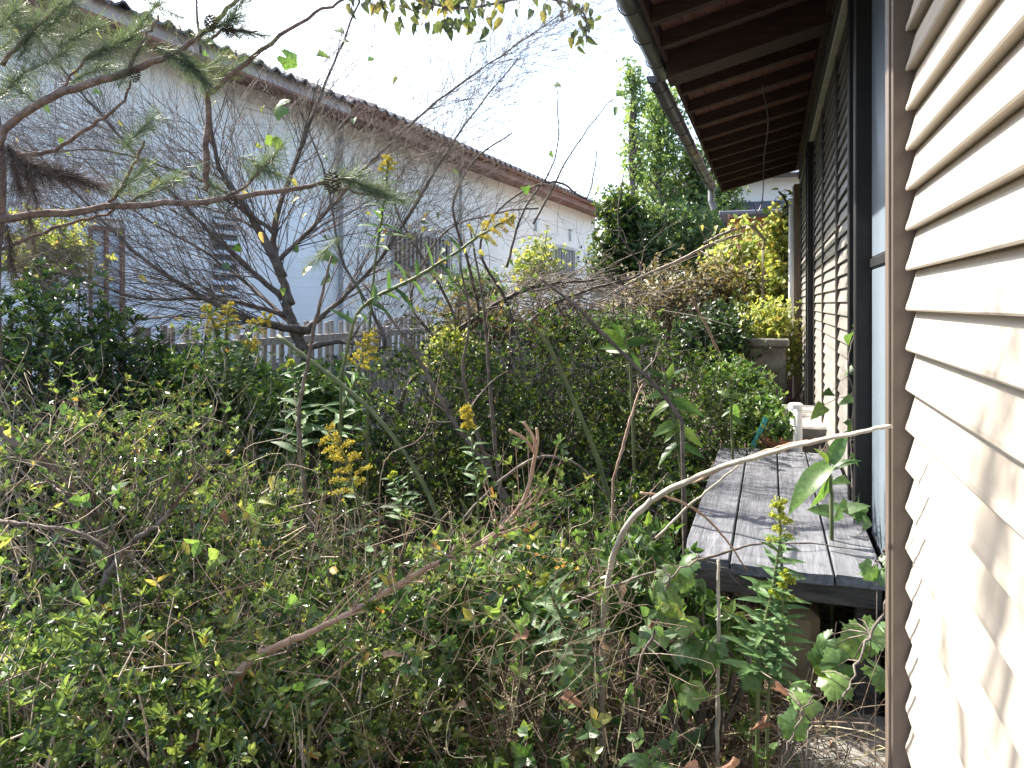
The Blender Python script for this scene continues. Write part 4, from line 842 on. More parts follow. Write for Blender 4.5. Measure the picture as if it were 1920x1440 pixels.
for a in [(215, 85, 2.5, 420, .13, (30, -15), .55), (250, 110, 2.5, 200, .11, (10, -20), .6), (345, 118, 2.5, 360, .12, (25, 15), .5), (375, 140, 2.5, 260, .12, (18, 20), .45), (270, 238, 2.5, 260, .11, (4, -4), .95), (415, 45, 2.5, 320, .12, (30, -15), .6), (450, 10, 2.5, 260, .12, (20, -30), .6), (470, 62, 2.5, 220, .10, (30, 5), .5), (280, 25, 2.5, 220, .10, (20, -25), .45), (255, 330, 2.55, 260, .11, (20, -20), .7), (305, 345, 2.6, 260, .11, (20, -10), .6), (510, 295, 2.55, 260, .11, (20, -20), .7), (505, 320, 2.55, 200, .11, (20, 10), .6), (690, 350, 2.55, 320, .12, (30, 10), .6), (650, 330, 2.55, 200, .11, (20, -5), .7), (730, 368, 2.55, 200, .10, (30, 8), .5), (60, 60, 2.6, 320, .13, (10, -20), .9), (120, 20, 2.6, 320, .13, (20, -20), .9), (30, 150, 2.6, 260, .13, (10, -10), .9), (160, 60, 2.6, 260, .12, (20, -10), .9), (20, 30, 2.6, 260, .13, (10, -10), .9), (100, 110, 2.6, 240, .12, (20, -10), .9), (180, 130, 2.6, 200, .12, (20, -10), .8), (600, 480, 2.9, 160, .1, (-20, 20), .7), (400, 350, 2.6, 140, .1, (10, 15), .7)] + [(random.randint(0, 210), random.randint(-10, 175), 2.65, 170, .13, (random.randint(-20, 30), random.randint(-30, 20)), .9) for _ in range(7)] + [(random.randint(230, 470), random.randint(0, 140), 2.6, 130, .12, (30, random.randint(-25, 15)), .6) for _ in range(4)]: tuft(*a)
for a in [(60, 310, 2.5, 420, .15, (30, 20), .5), (110, 325, 2.5, 420, .14, (40, 10), .45), (160, 340, 2.5, 360, .12, (40, 12), .45), (30, 330, 2.5, 320, .14, (10, 40), .5), (60, 350, 2.5, 260, .13, (10, 30), .5), (20, 480, 2.5, 260, .12, (5, 40), .5), (60, 440, 2.55, 160, .1, (5, 30), .5)]: tuft(*a, mat='deadneedle', name='dead_needle_tuft')
for (ex, ey, ez) in ((-2.1, 1.55, 3.05), (-1.75, 1.85, 3.2), (-2.55, 1.1, 3.0), (-2.3, 2.35, 3.45), (-1.7, 1.25, 2.9)):  # upper pine limbs out of view, added to throw dapples on the siding
    b_ = Vector((-2.52, 1.84, ez - .55)); e_ = Vector((ex, ey, ez)); sp_ = spline([b_, (b_ + e_) / 2 + Vector((0, 0, .15)), e_], 6); mb = MB(); tube(mb, sp_, np.linspace(.03, .008, len(sp_)), 7)
    tp = []
    for k in range(7):
        st = Vector(sp_[random.randint(4, len(sp_) - 1)]); en = st + Vector((random.gauss(0, .28), random.gauss(0, .28), random.gauss(.05, .12))); tube(mb, [st, (st + en) / 2 + Vector((0, 0, .03)), en], [.007, .005, .003], 4); tp.append(en)
    mb.build('branch', M['pinebark'], pine, smooth=True); mb = MB()
    for en in tp:
        n = 190; leaf_batch(mb, (np.array([(0, -.5, 0), (.6, -.4, .01), (.6, .4, .01), (0, .5, 0)]), np.array([[0, 1, 2, 3]])), np.array(en)[None] + rng.normal(0, .03, (n, 3)), rdir(n, .15), rdir(n), rng.uniform(.06, .13, n), np.full(n, .0016), rng.uniform(0, 1, n))
    mb.build('needle_tuft', M['pine'], pine, kind='stuff')
def cone_(px, py, zc, s):
    c = P(px, py, zc); mb = MB(); n = 60
    for k in range(n):
        t = k / n; a = k * 2.399; rr = s * (.95 * math.sin(math.pi * (.12 + .85 * t)) + .08); zz = s * 1.15 * (1 - 2 * t)
        b = c + Vector((math.cos(a) * rr * .35, math.sin(a) * rr * .35, zz)); e = c + Vector((math.cos(a) * rr, math.sin(a) * rr, zz + s * .12)); sd_ = Vector((-math.sin(a), math.cos(a), 0)) * s * .2
        mb.add([tuple(b - sd_ * .5), tuple(b + sd_ * .5), tuple(e + sd_), tuple(e - sd_), tuple(e + Vector((0, 0, -s * .12)))], [[0, 1, 2, 3]], [[0, 4, 1], [1, 4, 2], [3, 2, 4], [0, 3, 4]])
    mb.build('pine_cone', M['cone'], pine)
for a in ((252, 142, 2.45, .020), (432, 380, 2.5, .023), (395, 45, 2.45, .022), (432, 60, 2.45, .018), (622, 345, 2.5, .030), (125, 490, 2.5, .018)): cone_(*a)

# ---- goldenrods
def goldenrod(label, rows, plume, nl, Ll, leaf0=.1, npl=12, pw=.075, bud=False, seed=0, down=.1):
    random.seed(seed * 13 + 5)
    p_, r_ = pxpath(rows, 7, .0015); th_ = thing('goldenrod', label, 'goldenrod', (p_[0][0], p_[0][1], 0), 'goldenrods')
    mb = MB(); pp_, rr_ = root(p_, np.maximum(r_, .0008)); tube(mb, pp_, rr_, 6); mb.build('stem', M['stem'], th_, smooth=True)
    seglen = np.concatenate([[0], np.cumsum(np.linalg.norm(np.diff(p_, axis=0), axis=1))]); tot = seglen[-1]
    def at_(s):
        s = min(max(s, 0), tot * .999); i = int(np.searchsorted(seglen, s, side='right') - 1); f = (s - seglen[i]) / (seglen[i + 1] - seglen[i])
        return Vector(p_[i] + (p_[i + 1] - p_[i]) * f), Vector(p_[i + 1] - p_[i]).normalized()
    top = tot - plume
    for k in range(nl):
        s = tot * leaf0 + (top + plume * .25 - tot * leaf0) * (k + random.random() * .5) / nl; q, t_ = at_(s); a = k * 2.399 + random.uniform(-.3, .3)
        u = t_.cross(Vector((0, 1, 0))).normalized(); v = t_.cross(u); rad = u * math.cos(a) + v * math.sin(a)
        d = rad + t_ * random.uniform(.15, .7) + Vector((0, 0, -down)); L = Ll * random.uniform(.7, 1.15) * (1 - .45 * (k / nl) ** 2)
        put_leaf('lance', th_, q, d, t_ * .8 + rad * -.2 + Vector((0, -.6, .2)), L)
    for k in range(npl):
        t = k / max(1, npl - 1); q, t_ = at_(top + plume * (.02 + .9 * t)); a = k * 2.399; u = t_.cross(Vector((0, 1, 0))).normalized(); v = t_.cross(u)
        rad = (u * math.cos(a) * 1.25 + v * math.sin(a) * .7); Lb = .8 * pw * (1 - .72 * t) * random.uniform(.8, 1.15) + .008
        c = [q + rad * Lb * f + t_ * Lb * (.55 * f) + Vector((0, 0, -.35 * Lb * f * f)) for f in (0, .35, .7, 1)]
        mb = MB(); s = spline(c, 3); tube(mb, s, np.linspace(.0010, .0005, len(s)), 3, r=.1)
        n = 90; pp = s[np.clip((rng.uniform(.12, 1, n) ** .8 * len(s)).astype(int), 1, len(s) - 1)] + rng.normal(0, .0028, (n, 3)) + np.array([0, 0, .003])
        leaf_batch(mb, T_AZ, pp, rdir(n, .6), rdir(n), rng.uniform(.004, .008, n), rng.uniform(.003, .005, n), rng.uniform(0, 1, n))
        mb.build('flower_spray', M['greenbud' if bud else 'gold'], th_)
    q, t_ = at_(tot); mb = MB(); n = 60; pp = np.array(q)[None] + np.array(t_)[None] * rng.uniform(-plume * .35, .008, (n, 1)) + rng.normal(0, .0035, (n, 3))
    leaf_batch(mb, T_AZ, pp, rdir(n, .6), rdir(n), rng.uniform(.004, .008, n), rng.uniform(.003, .006, n), rng.uniform(0, 1, n)); mb.build('flower_spray', M['greenbud' if bud else 'gold'], th_)
    return th_
goldenrod('goldenrod with a large plume in full yellow bloom left of centre, before the dark hedge', [(735, 1130, 1.95, 7), (700, 1010, 1.95, 7), (668, 930, 1.95, 6), (648, 860, 1.95, 5), (612, 805, 1.95, 3)], .19, 16, .075, .1, 18, .066, seed=1)
goldenrod('goldenrod with an upright plume against the picket fence', [(625, 900, 2.7, 8), (640, 775, 2.7, 8), (662, 725, 2.7, 7), (678, 680, 2.7, 6), (698, 622, 2.7, 3)], .15, 26, .095, .25, 16, .06, seed=2)
goldenrod('leftmost goldenrod of the trio, with a narrow leaning plume', [(420, 760, 3.3, 6), (415, 680, 3.3, 6), (402, 610, 3.3, 5), (384, 572, 3.3, 3)], .13, 18, .08, .2, 14, .045, seed=3)
goldenrod('middle goldenrod of the trio, with the broadest plume', [(425, 770, 3.3, 6), (426, 690, 3.3, 6), (425, 630, 3.3, 5), (430, 568, 3.3, 3)], .15, 26, .08, .15, 16, .075, seed=4)
goldenrod('rightmost goldenrod of the trio, drooping sideways', [(445, 780, 3.3, 6), (452, 690, 3.3, 6), (470, 625, 3.3, 5), (492, 602, 3.3, 4), (508, 594, 3.3, 3)], .10, 18, .08, .2, 12, .045, seed=5)
goldenrod('long leaning goldenrod with a yellow plume in front of the barred window', [(640, 700, 2.6, 6), (665, 600, 2.6, 7), (700, 560, 2.6, 7), (780, 520, 2.6, 7), (860, 470, 2.6, 6), (920, 430, 2.6, 5), (965, 405, 2.6, 3)], .16, 26, .115, .2, 16, .058, seed=6)
goldenrod('tall goldenrod with small yellow tip below the roof corner', [(690, 640, 2.9, 5), (705, 480, 2.9, 5), (722, 370, 2.9, 5), (728, 295, 2.9, 4)], .06, 30, .10, .5, 9, .035, seed=7)
goldenrod('small goldenrod spike before the dark hedge in the centre', [(900, 1000, 2.2, 5), (892, 900, 2.2, 5), (884, 820, 2.2, 4), (872, 765, 2.2, 3)], .07, 24, .06, .3, 10, .016, seed=8)
goldenrod('leafy goldenrod in bud overlapping the front edge of the deck', [(1420, 1290, 1.72, 7), (1432, 1190, 1.72, 7), (1450, 1090, 1.72, 6), (1462, 1010, 1.72, 5), (1462, 940, 1.72, 3)], .10, 58, .085, .08, 10, .022, bud=True, seed=9)
goldenrod('short leafy goldenrod in bud just right of the taller budding one', [(1440, 1300, 1.70, 6), (1460, 1190, 1.70, 6), (1470, 1110, 1.70, 5), (1472, 1072, 1.70, 3)], .07, 36, .08, .1, 8, .018, bud=True, seed=10)
goldenrod('flowerless leafy goldenrod shoot in the lower centre above the straw', [(1110, 1330, 1.7, 6), (1080, 1230, 1.7, 6), (1050, 1150, 1.7, 6), (1020, 1085, 1.7, 4)], .012, 44, .088, .2, 2, .004, bud=True, seed=11)
goldenrod('flowerless leafy goldenrod by the flowering one, in front of the grey upright stick', [(540, 920, 2.55, 6), (560, 820, 2.55, 6), (560, 740, 2.55, 6), (545, 680, 2.55, 4)], .012, 40, .10, .3, 2, .004, bud=True, seed=12)
goldenrod('goldenrod fallen among the twigs between tree and hedge', [(470, 760, 3.2, 5), (450, 700, 3.2, 5), (470, 650, 3.2, 5), (480, 642, 3.2, 3)], .05, 20, .08, .3, 8, .04, seed=13)
goldenrod('leafy goldenrod shoot behind the goldenrod with the large plume', [(760, 1010, 2.3, 5), (750, 930, 2.3, 5), (735, 890, 2.3, 4)], .012, 30, .07, .3, 2, .004, bud=True, seed=14)
random.seed(99)

# ---- single canes and sticks
def stick(name, label, cat, rows, mat, sides=7, wob=.0008, shoots=0, L=.2):
    mb = MB(); p_, r_ = pxpath(rows, 7, min(wob, .0011)); pp_, rr_ = (p_, r_) if any(w_ in label for w_ in ('lying', 'bending down onto', 'running close', 'short thin', 'hanging', 'pale bare cane')) else root(p_, r_); tube(mb, pp_, rr_ * (1 + rng.normal(0, .06, len(rr_))), sides)
    for k in range(shoots):
        i = random.randint(3, len(p_) - 2); t_ = Vector(p_[i + 1] - p_[i]).normalized(); grow(mb, p_[i], (t_ + Vector((random.gauss(0, .6), random.gauss(0, .4), random.gauss(.2, .5)))).normalized(), L * random.uniform(.5, 1.2), float(r_[i]) * .5, 1, .02, .3, (0, 2))
    return tag(mb.build(name, M[mat], smooth=True, loc=tuple(p_[0])), label, cat)
stick('arching_cane', 'thick pale grey cane arching over the deck to the corner trim', 'cane', [(1128, 1190, 1.95, 10), (1140, 1090, 1.92, 10.5), (1165, 1005, 1.88, 11), (1220, 940, 1.8, 11), (1330, 885, 1.66, 10.5), (1480, 838, 1.50, 9.5), (1600, 812, 1.38, 8.5), (1672, 796, 1.32, 7)], 'cane', 8, .0011, 3, .05)
stick('cane', 'thin dark cane running close along the thick pale cane', 'cane', [(1300, 905, 1.80, 4), (1390, 862, 1.70, 5), (1470, 835, 1.60, 5), (1540, 822, 1.5, 4)], 'twigpink')
stick('cane', 'short thin cane branching below the pale cane toward the deck', 'cane', [(1230, 1010, 1.85, 5), (1290, 950, 1.8, 5), (1345, 905, 1.75, 4), (1385, 872, 1.7, 3)], 'cane')
stick('upright_stake', 'straight grey stake in front of the deck corner', 'stake', [(1346, 1470, 1.80, 8), (1346, 1300, 1.80, 8), (1347, 1150, 1.80, 7), (1347, 1050, 1.80, 6)], 'cane', 7, .0008)
stick('twig', 'thin grey twig lying across the deck planks from the left', 'twig', [(1050, 1140, 1.9, 4), (1190, 1085, 1.9, 5), (1330, 1045, 1.9, 5), (1420, 1020, 1.95, 4), (1520, 1020, 1.95, 3), (1605, 1030, 1.95, 2)], 'twig', 6, .002, 2, .12)
stick('cane', 'reddish-brown cane bending down onto the deck front', 'cane', [(1200, 925, 1.8, 5), (1245, 930, 1.8, 5), (1310, 960, 1.8, 5), (1360, 1010, 1.8, 4), (1400, 1070, 1.8, 3)], 'twigpink')
stick('upright_stick', 'tall grey stick rising past the fence toward the white wall', 'stick', [(590, 1020, 2.25, 9), (575, 940, 2.25, 9), (562, 840, 2.25, 9), (562, 760, 2.25, 8), (575, 690, 2.25, 7), (592, 600, 2.25, 7), (622, 480, 2.25, 4)], 'twig', 7, .003)
stick('green_cane', 'smooth olive-green cane slanting down to the hedge from the fence', 'cane', [(520, 630, 2.5, 9), (600, 690, 2.45, 8), (680, 755, 2.4, 8), (745, 830, 2.35, 8), (800, 920, 2.3, 9), (830, 1000, 2.25, 9)], 'stem')
stick('cane', 'brown cane leaning left through the middle of the hedge', 'cane', [(950, 930, 2.9, 9), (900, 860, 2.9, 9), (850, 790, 2.9, 9), (800, 700, 2.9, 8), (750, 620, 2.9, 6), (680, 530, 2.9, 4)], 'twig', 7, .004, 4)
stick('cane', 'brown cane rising beside the small central goldenrod spike', 'cane', [(960, 960, 2.9, 9), (920, 880, 2.9, 9), (885, 780, 2.9, 8), (868, 690, 2.9, 7), (880, 600, 2.9, 5), (860, 480, 2.9, 3)], 'twig', 7, .004, 4)
stick('cane', 'slender upright cane at the centre of the hedge', 'cane', [(940, 940, 3.0, 8), (925, 800, 3.0, 8), (915, 680, 3.0, 6), (905, 560, 3.0, 5), (880, 420, 3.0, 3)], 'twig', 7, .004, 3)
stick('cane', 'olive cane slanting across the hedge toward the upper left', 'cane', [(1150, 960, 2.7, 9), (1120, 860, 2.7, 9), (1080, 760, 2.7, 9), (1030, 650, 2.7, 8), (990, 600, 2.7, 5)], 'stem', 7, .003)
stick('dark_cane', 'long dark double cane slanting from the dead branches down to the broad leaves', 'cane', [(1010, 520, 2.9, 4), (1080, 575, 2.85, 6), (1160, 655, 2.82, 7), (1235, 730, 2.78, 7.5), (1280, 790, 2.75, 8)], 'twigdark', 7, .003, 3)
stick('red_cane', 'dead reddish cane standing before the dark gap by the yellow vines', 'cane', [(1352, 670, 6.5, 6), (1338, 640, 6.5, 5), (1322, 605, 6.5, 5), (1295, 560, 6.5, 3)], 'twigpink', 6, .006, 3, .2)
stick('cane', 'pale bare cane curving left from the vines above the hedge', 'cane', [(1390, 440, 7.2, 5), (1340, 455, 7.0, 6), (1270, 490, 6.8, 6), (1200, 520, 6.6, 5), (1130, 560, 6.4, 4)], 'twigpale', 6, .006, 5, .3)
stick('stem', 'dried curled pinkish plant stem with seed head right of centre', 'stem', [(1150, 900, 2.4, 5), (1170, 830, 2.4, 6), (1190, 760, 2.4, 5), (1205, 720, 2.4, 3)], 'twigpink', 6, .003, 3, .05)
stick('cane', 'thin cane arching over the bare pinkish twigs in the centre', 'cane', [(870, 970, 2.3, 5), (940, 900, 2.3, 6), (1010, 858, 2.3, 6), (1080, 870, 2.3, 5), (1140, 930, 2.3, 4)], 'twig')
stick('weed', 'leafless pale green weed shoot at the bottom left of centre', 'weed', [(578, 1445, 1.5, 6), (580, 1350, 1.5, 6), (572, 1290, 1.5, 5), (555, 1265, 1.5, 3)], 'stem')
stick('twig', 'thin wavy twig hanging in the dark gap at the bottom', 'twig', [(620, 1440, 1.7, 3), (640, 1370, 1.7, 3), (660, 1310, 1.7, 3), (655, 1270, 1.7, 3), (690, 1240, 1.7, 2)], 'twigpale', 5, .003)
stick('twig', 'bare grey branch lying along the azaleas at the left edge', 'twig', [(-20, 975, 1.75, 9), (60, 985, 1.75, 8), (150, 1000, 1.75, 6), (210, 1030, 1.75, 4)], 'twig', 6, .003, 3, .15)
stick('branch', 'bare slanting branch at the left edge above the azaleas', 'branch', [(-20, 790, 2.1, 13), (40, 840, 2.1, 13), (90, 870, 2.1, 12), (150, 930, 2.1, 12), (200, 1020, 2.1, 10)], 'twig', 7, .004, 3, .2)
# azalea main stems seen through the leaves
def rooted(name, label, rows, mat, twigs, tl, leaves=0, zc=2):
    th_ = thing(name, label, 'shrub', tuple(P(*rows[0][:3])))
    p_, r_ = pxpath(rows, 7, .0012); mb = MB(); pp_, rr_ = root(p_, r_) if 'second stem' not in label else (p_, r_); tube(mb, pp_, rr_, 9); mb.build('trunk', M[mat], th_, smooth=True)
    ends = []; mb = MB()
    for k in range(twigs):
        i = random.randint(int(len(p_) * .45), len(p_) - 2); t_ = Vector(p_[i + 1] - p_[i]).normalized()
        sd_ = Vector((random.gauss(0, 1), random.gauss(0, .8), random.gauss(.3, .8))); nd = (t_ * 1.1 + sd_ * .55).normalized(); q = Vector(p_[i]); L = tl * random.uniform(.4, 1.1); m2 = q + nd * L * .5 + Vector((0, 0, .01)); e = q + nd * L + Vector((0, 0, .02))
        s = spline([q, m2, e], 4); rr = min(.0030, max(.0013, float(r_[i]) * .42)); tube(mb, s, np.linspace(rr, rr * .5, len(s)), 5); ends.append(e)
        for _ in range(random.randint(1, 3)):
            j = random.randint(4, len(s) - 2); d2 = (nd + Vector((random.gauss(0, .6), random.gauss(0, .6), random.gauss(.2, .5)))).normalized(); e2 = Vector(s[j]) + d2 * L * random.uniform(.25, .5); tube(mb, [s[j], (Vector(s[j]) + e2) / 2 + Vector((0, 0, .006)), e2], [rr * .5, rr * .4, rr * .25], 4); ends.append(e2)
    mb.build('branch', M[mat], th_, smooth=True)
    if leaves:
        mb = MB(); E = np.array([tuple(e) for e in ends]); whorls(mb, T_AZ, E, unit(np.array([0, 0, 1.]) + rng.normal(0, .4, E.shape)), leaves, .022, .010, (.4, 1.2)); mb.build('crown', M['azalea'], th_, kind='stuff')
    return th_, ends
PINKAZ = rooted('leggy_azalea', 'long bare pinkish azalea branch reaching right across the centre foreground', [(300, 1450, 1.66, 26), (400, 1350, 1.64, 24), (452, 1260, 1.62, 21), (500, 1222, 1.62, 16), (600, 1178, 1.62, 12), (700, 1125, 1.60, 11), (800, 1065, 1.58, 9), (900, 1025, 1.58, 8), (960, 975, 1.6, 6), (1010, 950, 1.62, 4)], 'twigpink', 34, .15, 5)
rooted('leggy_azalea', 'thick upright azalea trunk in the left foreground forking into the leaves', [(110, 1440, 2.0, 46), (150, 1330, 2.0, 32), (170, 1230, 2.0, 28), (192, 1140, 2.0, 26), (208, 1060, 2.0, 22), (190, 1000, 2.0, 12), (140, 920, 2.0, 8)], 'twig', 22, .26, 5)
rooted('leggy_azalea', 'second stem leaning right from the upright azalea trunk', [(205, 1075, 1.98, 15), (240, 1025, 1.98, 11), (300, 980, 1.98, 10), (340, 930, 1.98, 7), (380, 880, 1.98, 4)], 'twig', 14, .18, 5)
for rows in ([(880, 1030, 1.58, 7), (945, 985, 1.6, 7.5), (985, 930, 1.6, 7.5), (1003, 855, 1.6, 7.5), (1006, 838, 1.6, 7)], [(1003, 850, 1.6, 7.5), (985, 825, 1.6, 7), (954, 806, 1.6, 6)], [(1004, 848, 1.6, 7), (1000, 820, 1.6, 6), (981, 791, 1.6, 5)], [(1004, 848, 1.6, 7), (1008, 825, 1.6, 6), (1006, 802, 1.6, 5)]):
    p_, r_ = pxpath(rows, 6); mb = MB(); tube(mb, p_, r_, 7); mb.build('forked_twig', M['twigpink'], PINKAZ[0], smooth=True)

# ---- broad-leaved plants and vines
def broad(label, rows, leaves, kind, L, mat='stem', name='broadleaf_plant'):
    p_, r_ = pxpath(rows, 6, .001); th_ = thing(name, label, 'plant', (p_[0][0], p_[0][1], 0)); mb = MB(); pp_, rr_ = root(p_, r_); tube(mb, pp_, rr_, 6)
    for (px, py, tx, ty, zc) in leaves:
        q = P(px, py, zc); e = P(tx + random.gauss(0, 6), ty + random.gauss(4, 8), zc - random.uniform(-.06, .06)); d = e - q; j = np.argmin(np.linalg.norm(p_ - np.array(q), axis=1)); tube(mb, [Vector(p_[j]), q + d * .05], [.0018, .0014], 4)
        put_leaf(kind, th_, q, d, Vector((random.gauss(0, .55), -.8 + random.gauss(0, .3), .8)), d.length * random.uniform(.7, 1.05))
    mb.build('stem', M[mat], th_, smooth=True); return th_
broad('large-leaved plant with pointed green leaves in front of the hedge by the deck', [(1285, 960, 3.0, 9), (1275, 850, 3.0, 9), (1258, 760, 3.0, 8), (1245, 700, 3.0, 6)],
      [(1258, 755, 1205, 780, 3.0), (1262, 765, 1320, 800, 3.0), (1268, 800, 1312, 830, 3.0), (1268, 790, 1210, 815, 3.0), (1270, 800, 1240, 830, 3.0), (1250, 730, 1205, 735, 3.0), (1262, 750, 1335, 775, 3.0), (1250, 715, 1300, 665, 3.0), (1245, 710, 1215, 680, 3.0), (1260, 740, 1300, 720, 3.0), (1273, 830, 1225, 850, 3.0), (1277, 835, 1330, 850, 3.0), (1248, 720, 1270, 680, 3.0)], 'broad', .1)
broad('plant with two bright yellow-green upright leaves above the dead branches', [(1190, 900, 3.1, 6), (1185, 760, 3.1, 6), (1180, 660, 3.1, 5), (1170, 640, 3.1, 3)],
      [(1178, 645, 1215, 625, 3.1), (1172, 640, 1152, 602, 3.1), (1178, 655, 1140, 650, 3.1), (1180, 665, 1210, 690, 3.1), (1175, 650, 1105, 640, 3.1), (1172, 640, 1125, 600, 3.1)], 'broad', .1)
broad('young green plant with pointed leaves at the end of the hedge', [(1375, 900, 3.9, 5), (1372, 800, 3.9, 5), (1370, 750, 3.9, 4)],
      [(1370, 745, 1405, 722, 3.9), (1368, 742, 1338, 738, 3.9), (1372, 760, 1395, 790, 3.9), (1370, 770, 1350, 790, 3.9), (1372, 780, 1400, 800, 3.9)], 'broad', .08)
broad('broad-leaved plant growing over the deck from the wall, two upright leaves', [(1560, 935, 2.55, 7), (1557, 900, 2.55, 7), (1555, 870, 2.55, 5)],
      [(1555, 868, 1525, 825, 2.55), (1557, 868, 1590, 815, 2.55), (1555, 872, 1478, 928, 2.5), (1552, 880, 1500, 935, 2.5), (1556, 890, 1535, 930, 2.55), (1560, 880, 1600, 850, 2.55), (1555, 876, 1492, 885, 2.55)], 'broad', .1)
broad('weed with pale yellow-green leaves at the bottom left of centre', [(578, 1440, 1.48, 5), (578, 1340, 1.48, 5), (570, 1290, 1.48, 4)],
      [(575, 1295, 625, 1265, 1.48), (572, 1292, 600, 1250, 1.48), (570, 1290, 540, 1270, 1.48), (577, 1330, 600, 1300, 1.48), (576, 1310, 560, 1290, 1.48)], 'broad', .06)
def vine(label, rows, leaves, mat='twig', kind='grape', L=(.06, .09), name='climbing_vine', nr=None):
    p_, r_ = pxpath(rows, 6, .003); th_ = thing(name, label, 'vine', (p_[0][0], p_[0][1], 0)); mb = MB(); pp_, rr_ = root(p_, r_); tube(mb, pp_, rr_, 6)
    for (px, py, zc) in leaves:
        q = P(px, py, zc); j = np.argmin(np.linalg.norm(p_ - np.array(q), axis=1)); tube(mb, [Vector(p_[j]), (Vector(p_[j]) + q) / 2 + Vector((0, 0, .01)), q], [.0018, .0015, .0012], 4)
        put_leaf(kind if not isinstance(kind, list) else random.choice(kind), th_, q, Vector((random.gauss(0, .8), random.gauss(-.3, .5), random.gauss(-.4, .4))), nr or Vector((random.gauss(0, .4), -.7 + random.gauss(0, .3), .8 + random.gauss(0, .3))), random.uniform(*L))
    mb.build('stem', M[mat], th_, smooth=True); return th_
vine('grape-like vine with large lobed leaves at the left front corner of the deck', [(1180, 1350, 1.8, 6), (1200, 1250, 1.8, 6), (1240, 1150, 1.8, 5), (1260, 1080, 1.8, 4), (1310, 1050, 1.8, 3)],
     [(1255, 1085, 1.8), (1305, 1045, 1.82), (1228, 1135, 1.8), (1245, 1110, 1.78), (1260, 1160, 1.8), (1300, 1190, 1.78), (1325, 1205, 1.78), (1240, 1180, 1.85), (1255, 1265, 1.72), (1290, 1270, 1.72), (1215, 1100, 1.9), (1320, 1230, 1.8), (1235, 1060, 1.9), (1280, 1060, 1.9)], L=(.06, .085))
vine('dark lobed vine leaves in the shade under the right end of the deck', [(1665, 1120, 1.75, 6), (1640, 1180, 1.75, 6), (1610, 1240, 1.7, 5), (1580, 1320, 1.65, 4), (1520, 1370, 1.6, 3)],
     [(1560, 1190, 1.9), (1590, 1170, 1.9), (1620, 1180, 1.85), (1640, 1200, 1.85), (1600, 1240, 1.8), (1570, 1250, 1.8), (1630, 1240, 1.8), (1550, 1220, 1.9), (1650, 1170, 1.8), (1610, 1160, 1.9), (1540, 1260, 1.75)], L=(.07, .095))
vine('fresh lobed leaf pair catching sun in the litter, bottom right', [(1470, 1420, 1.5, 3), (1490, 1370, 1.5, 3), (1520, 1310, 1.5, 3)], [(1500, 1340, 1.5), (1535, 1305, 1.55), (1470, 1290, 1.6), (1420, 1255, 1.7)], L=(.055, .07))
vine('big round dark green leaves at the bottom edge right of centre', [(1230, 1500, 1.5, 4), (1225, 1450, 1.5, 4), (1220, 1420, 1.5, 3)], [(1190, 1405, 1.5), (1235, 1420, 1.5), (1215, 1440, 1.48)], L=(.07, .085))
vine('small bright lobed leaves beside the corner trim at the deck edge', [(1668, 1000, 1.9, 3), (1655, 1040, 1.9, 3), (1645, 1060, 1.9, 2)], [(1640, 1055, 1.9), (1655, 1035, 1.9), (1630, 1075, 1.92), (1662, 1060, 1.9)], L=(.045, .06))
vine('ivy with heart-shaped leaves climbing the black jamb above the deck', [(1600, 960, 2.75, 4), (1595, 860, 2.85, 4), (1600, 760, 2.9, 4), (1590, 680, 2.95, 3), (1605, 610, 3.0, 3)],
     [(1605, 605, 3.0), (1595, 625, 3.0), (1600, 690, 2.95), (1590, 700, 2.95), (1605, 745, 2.9), (1595, 755, 2.9), (1610, 775, 2.9), (1600, 800, 2.9), (1585, 790, 2.95), (1560, 735, 3.05), (1545, 760, 3.1), (1608, 830, 2.85), (1600, 850, 2.8), (1590, 900, 2.75), (1610, 930, 2.7), (1575, 945, 2.65), (1590, 955, 2.6), (1560, 950, 2.65), (1605, 965, 2.6), (1615, 950, 2.6), (1580, 960, 2.6), (1625, 975, 2.5), (1555, 960, 2.62)], kind='ovate', L=(.05, .08))
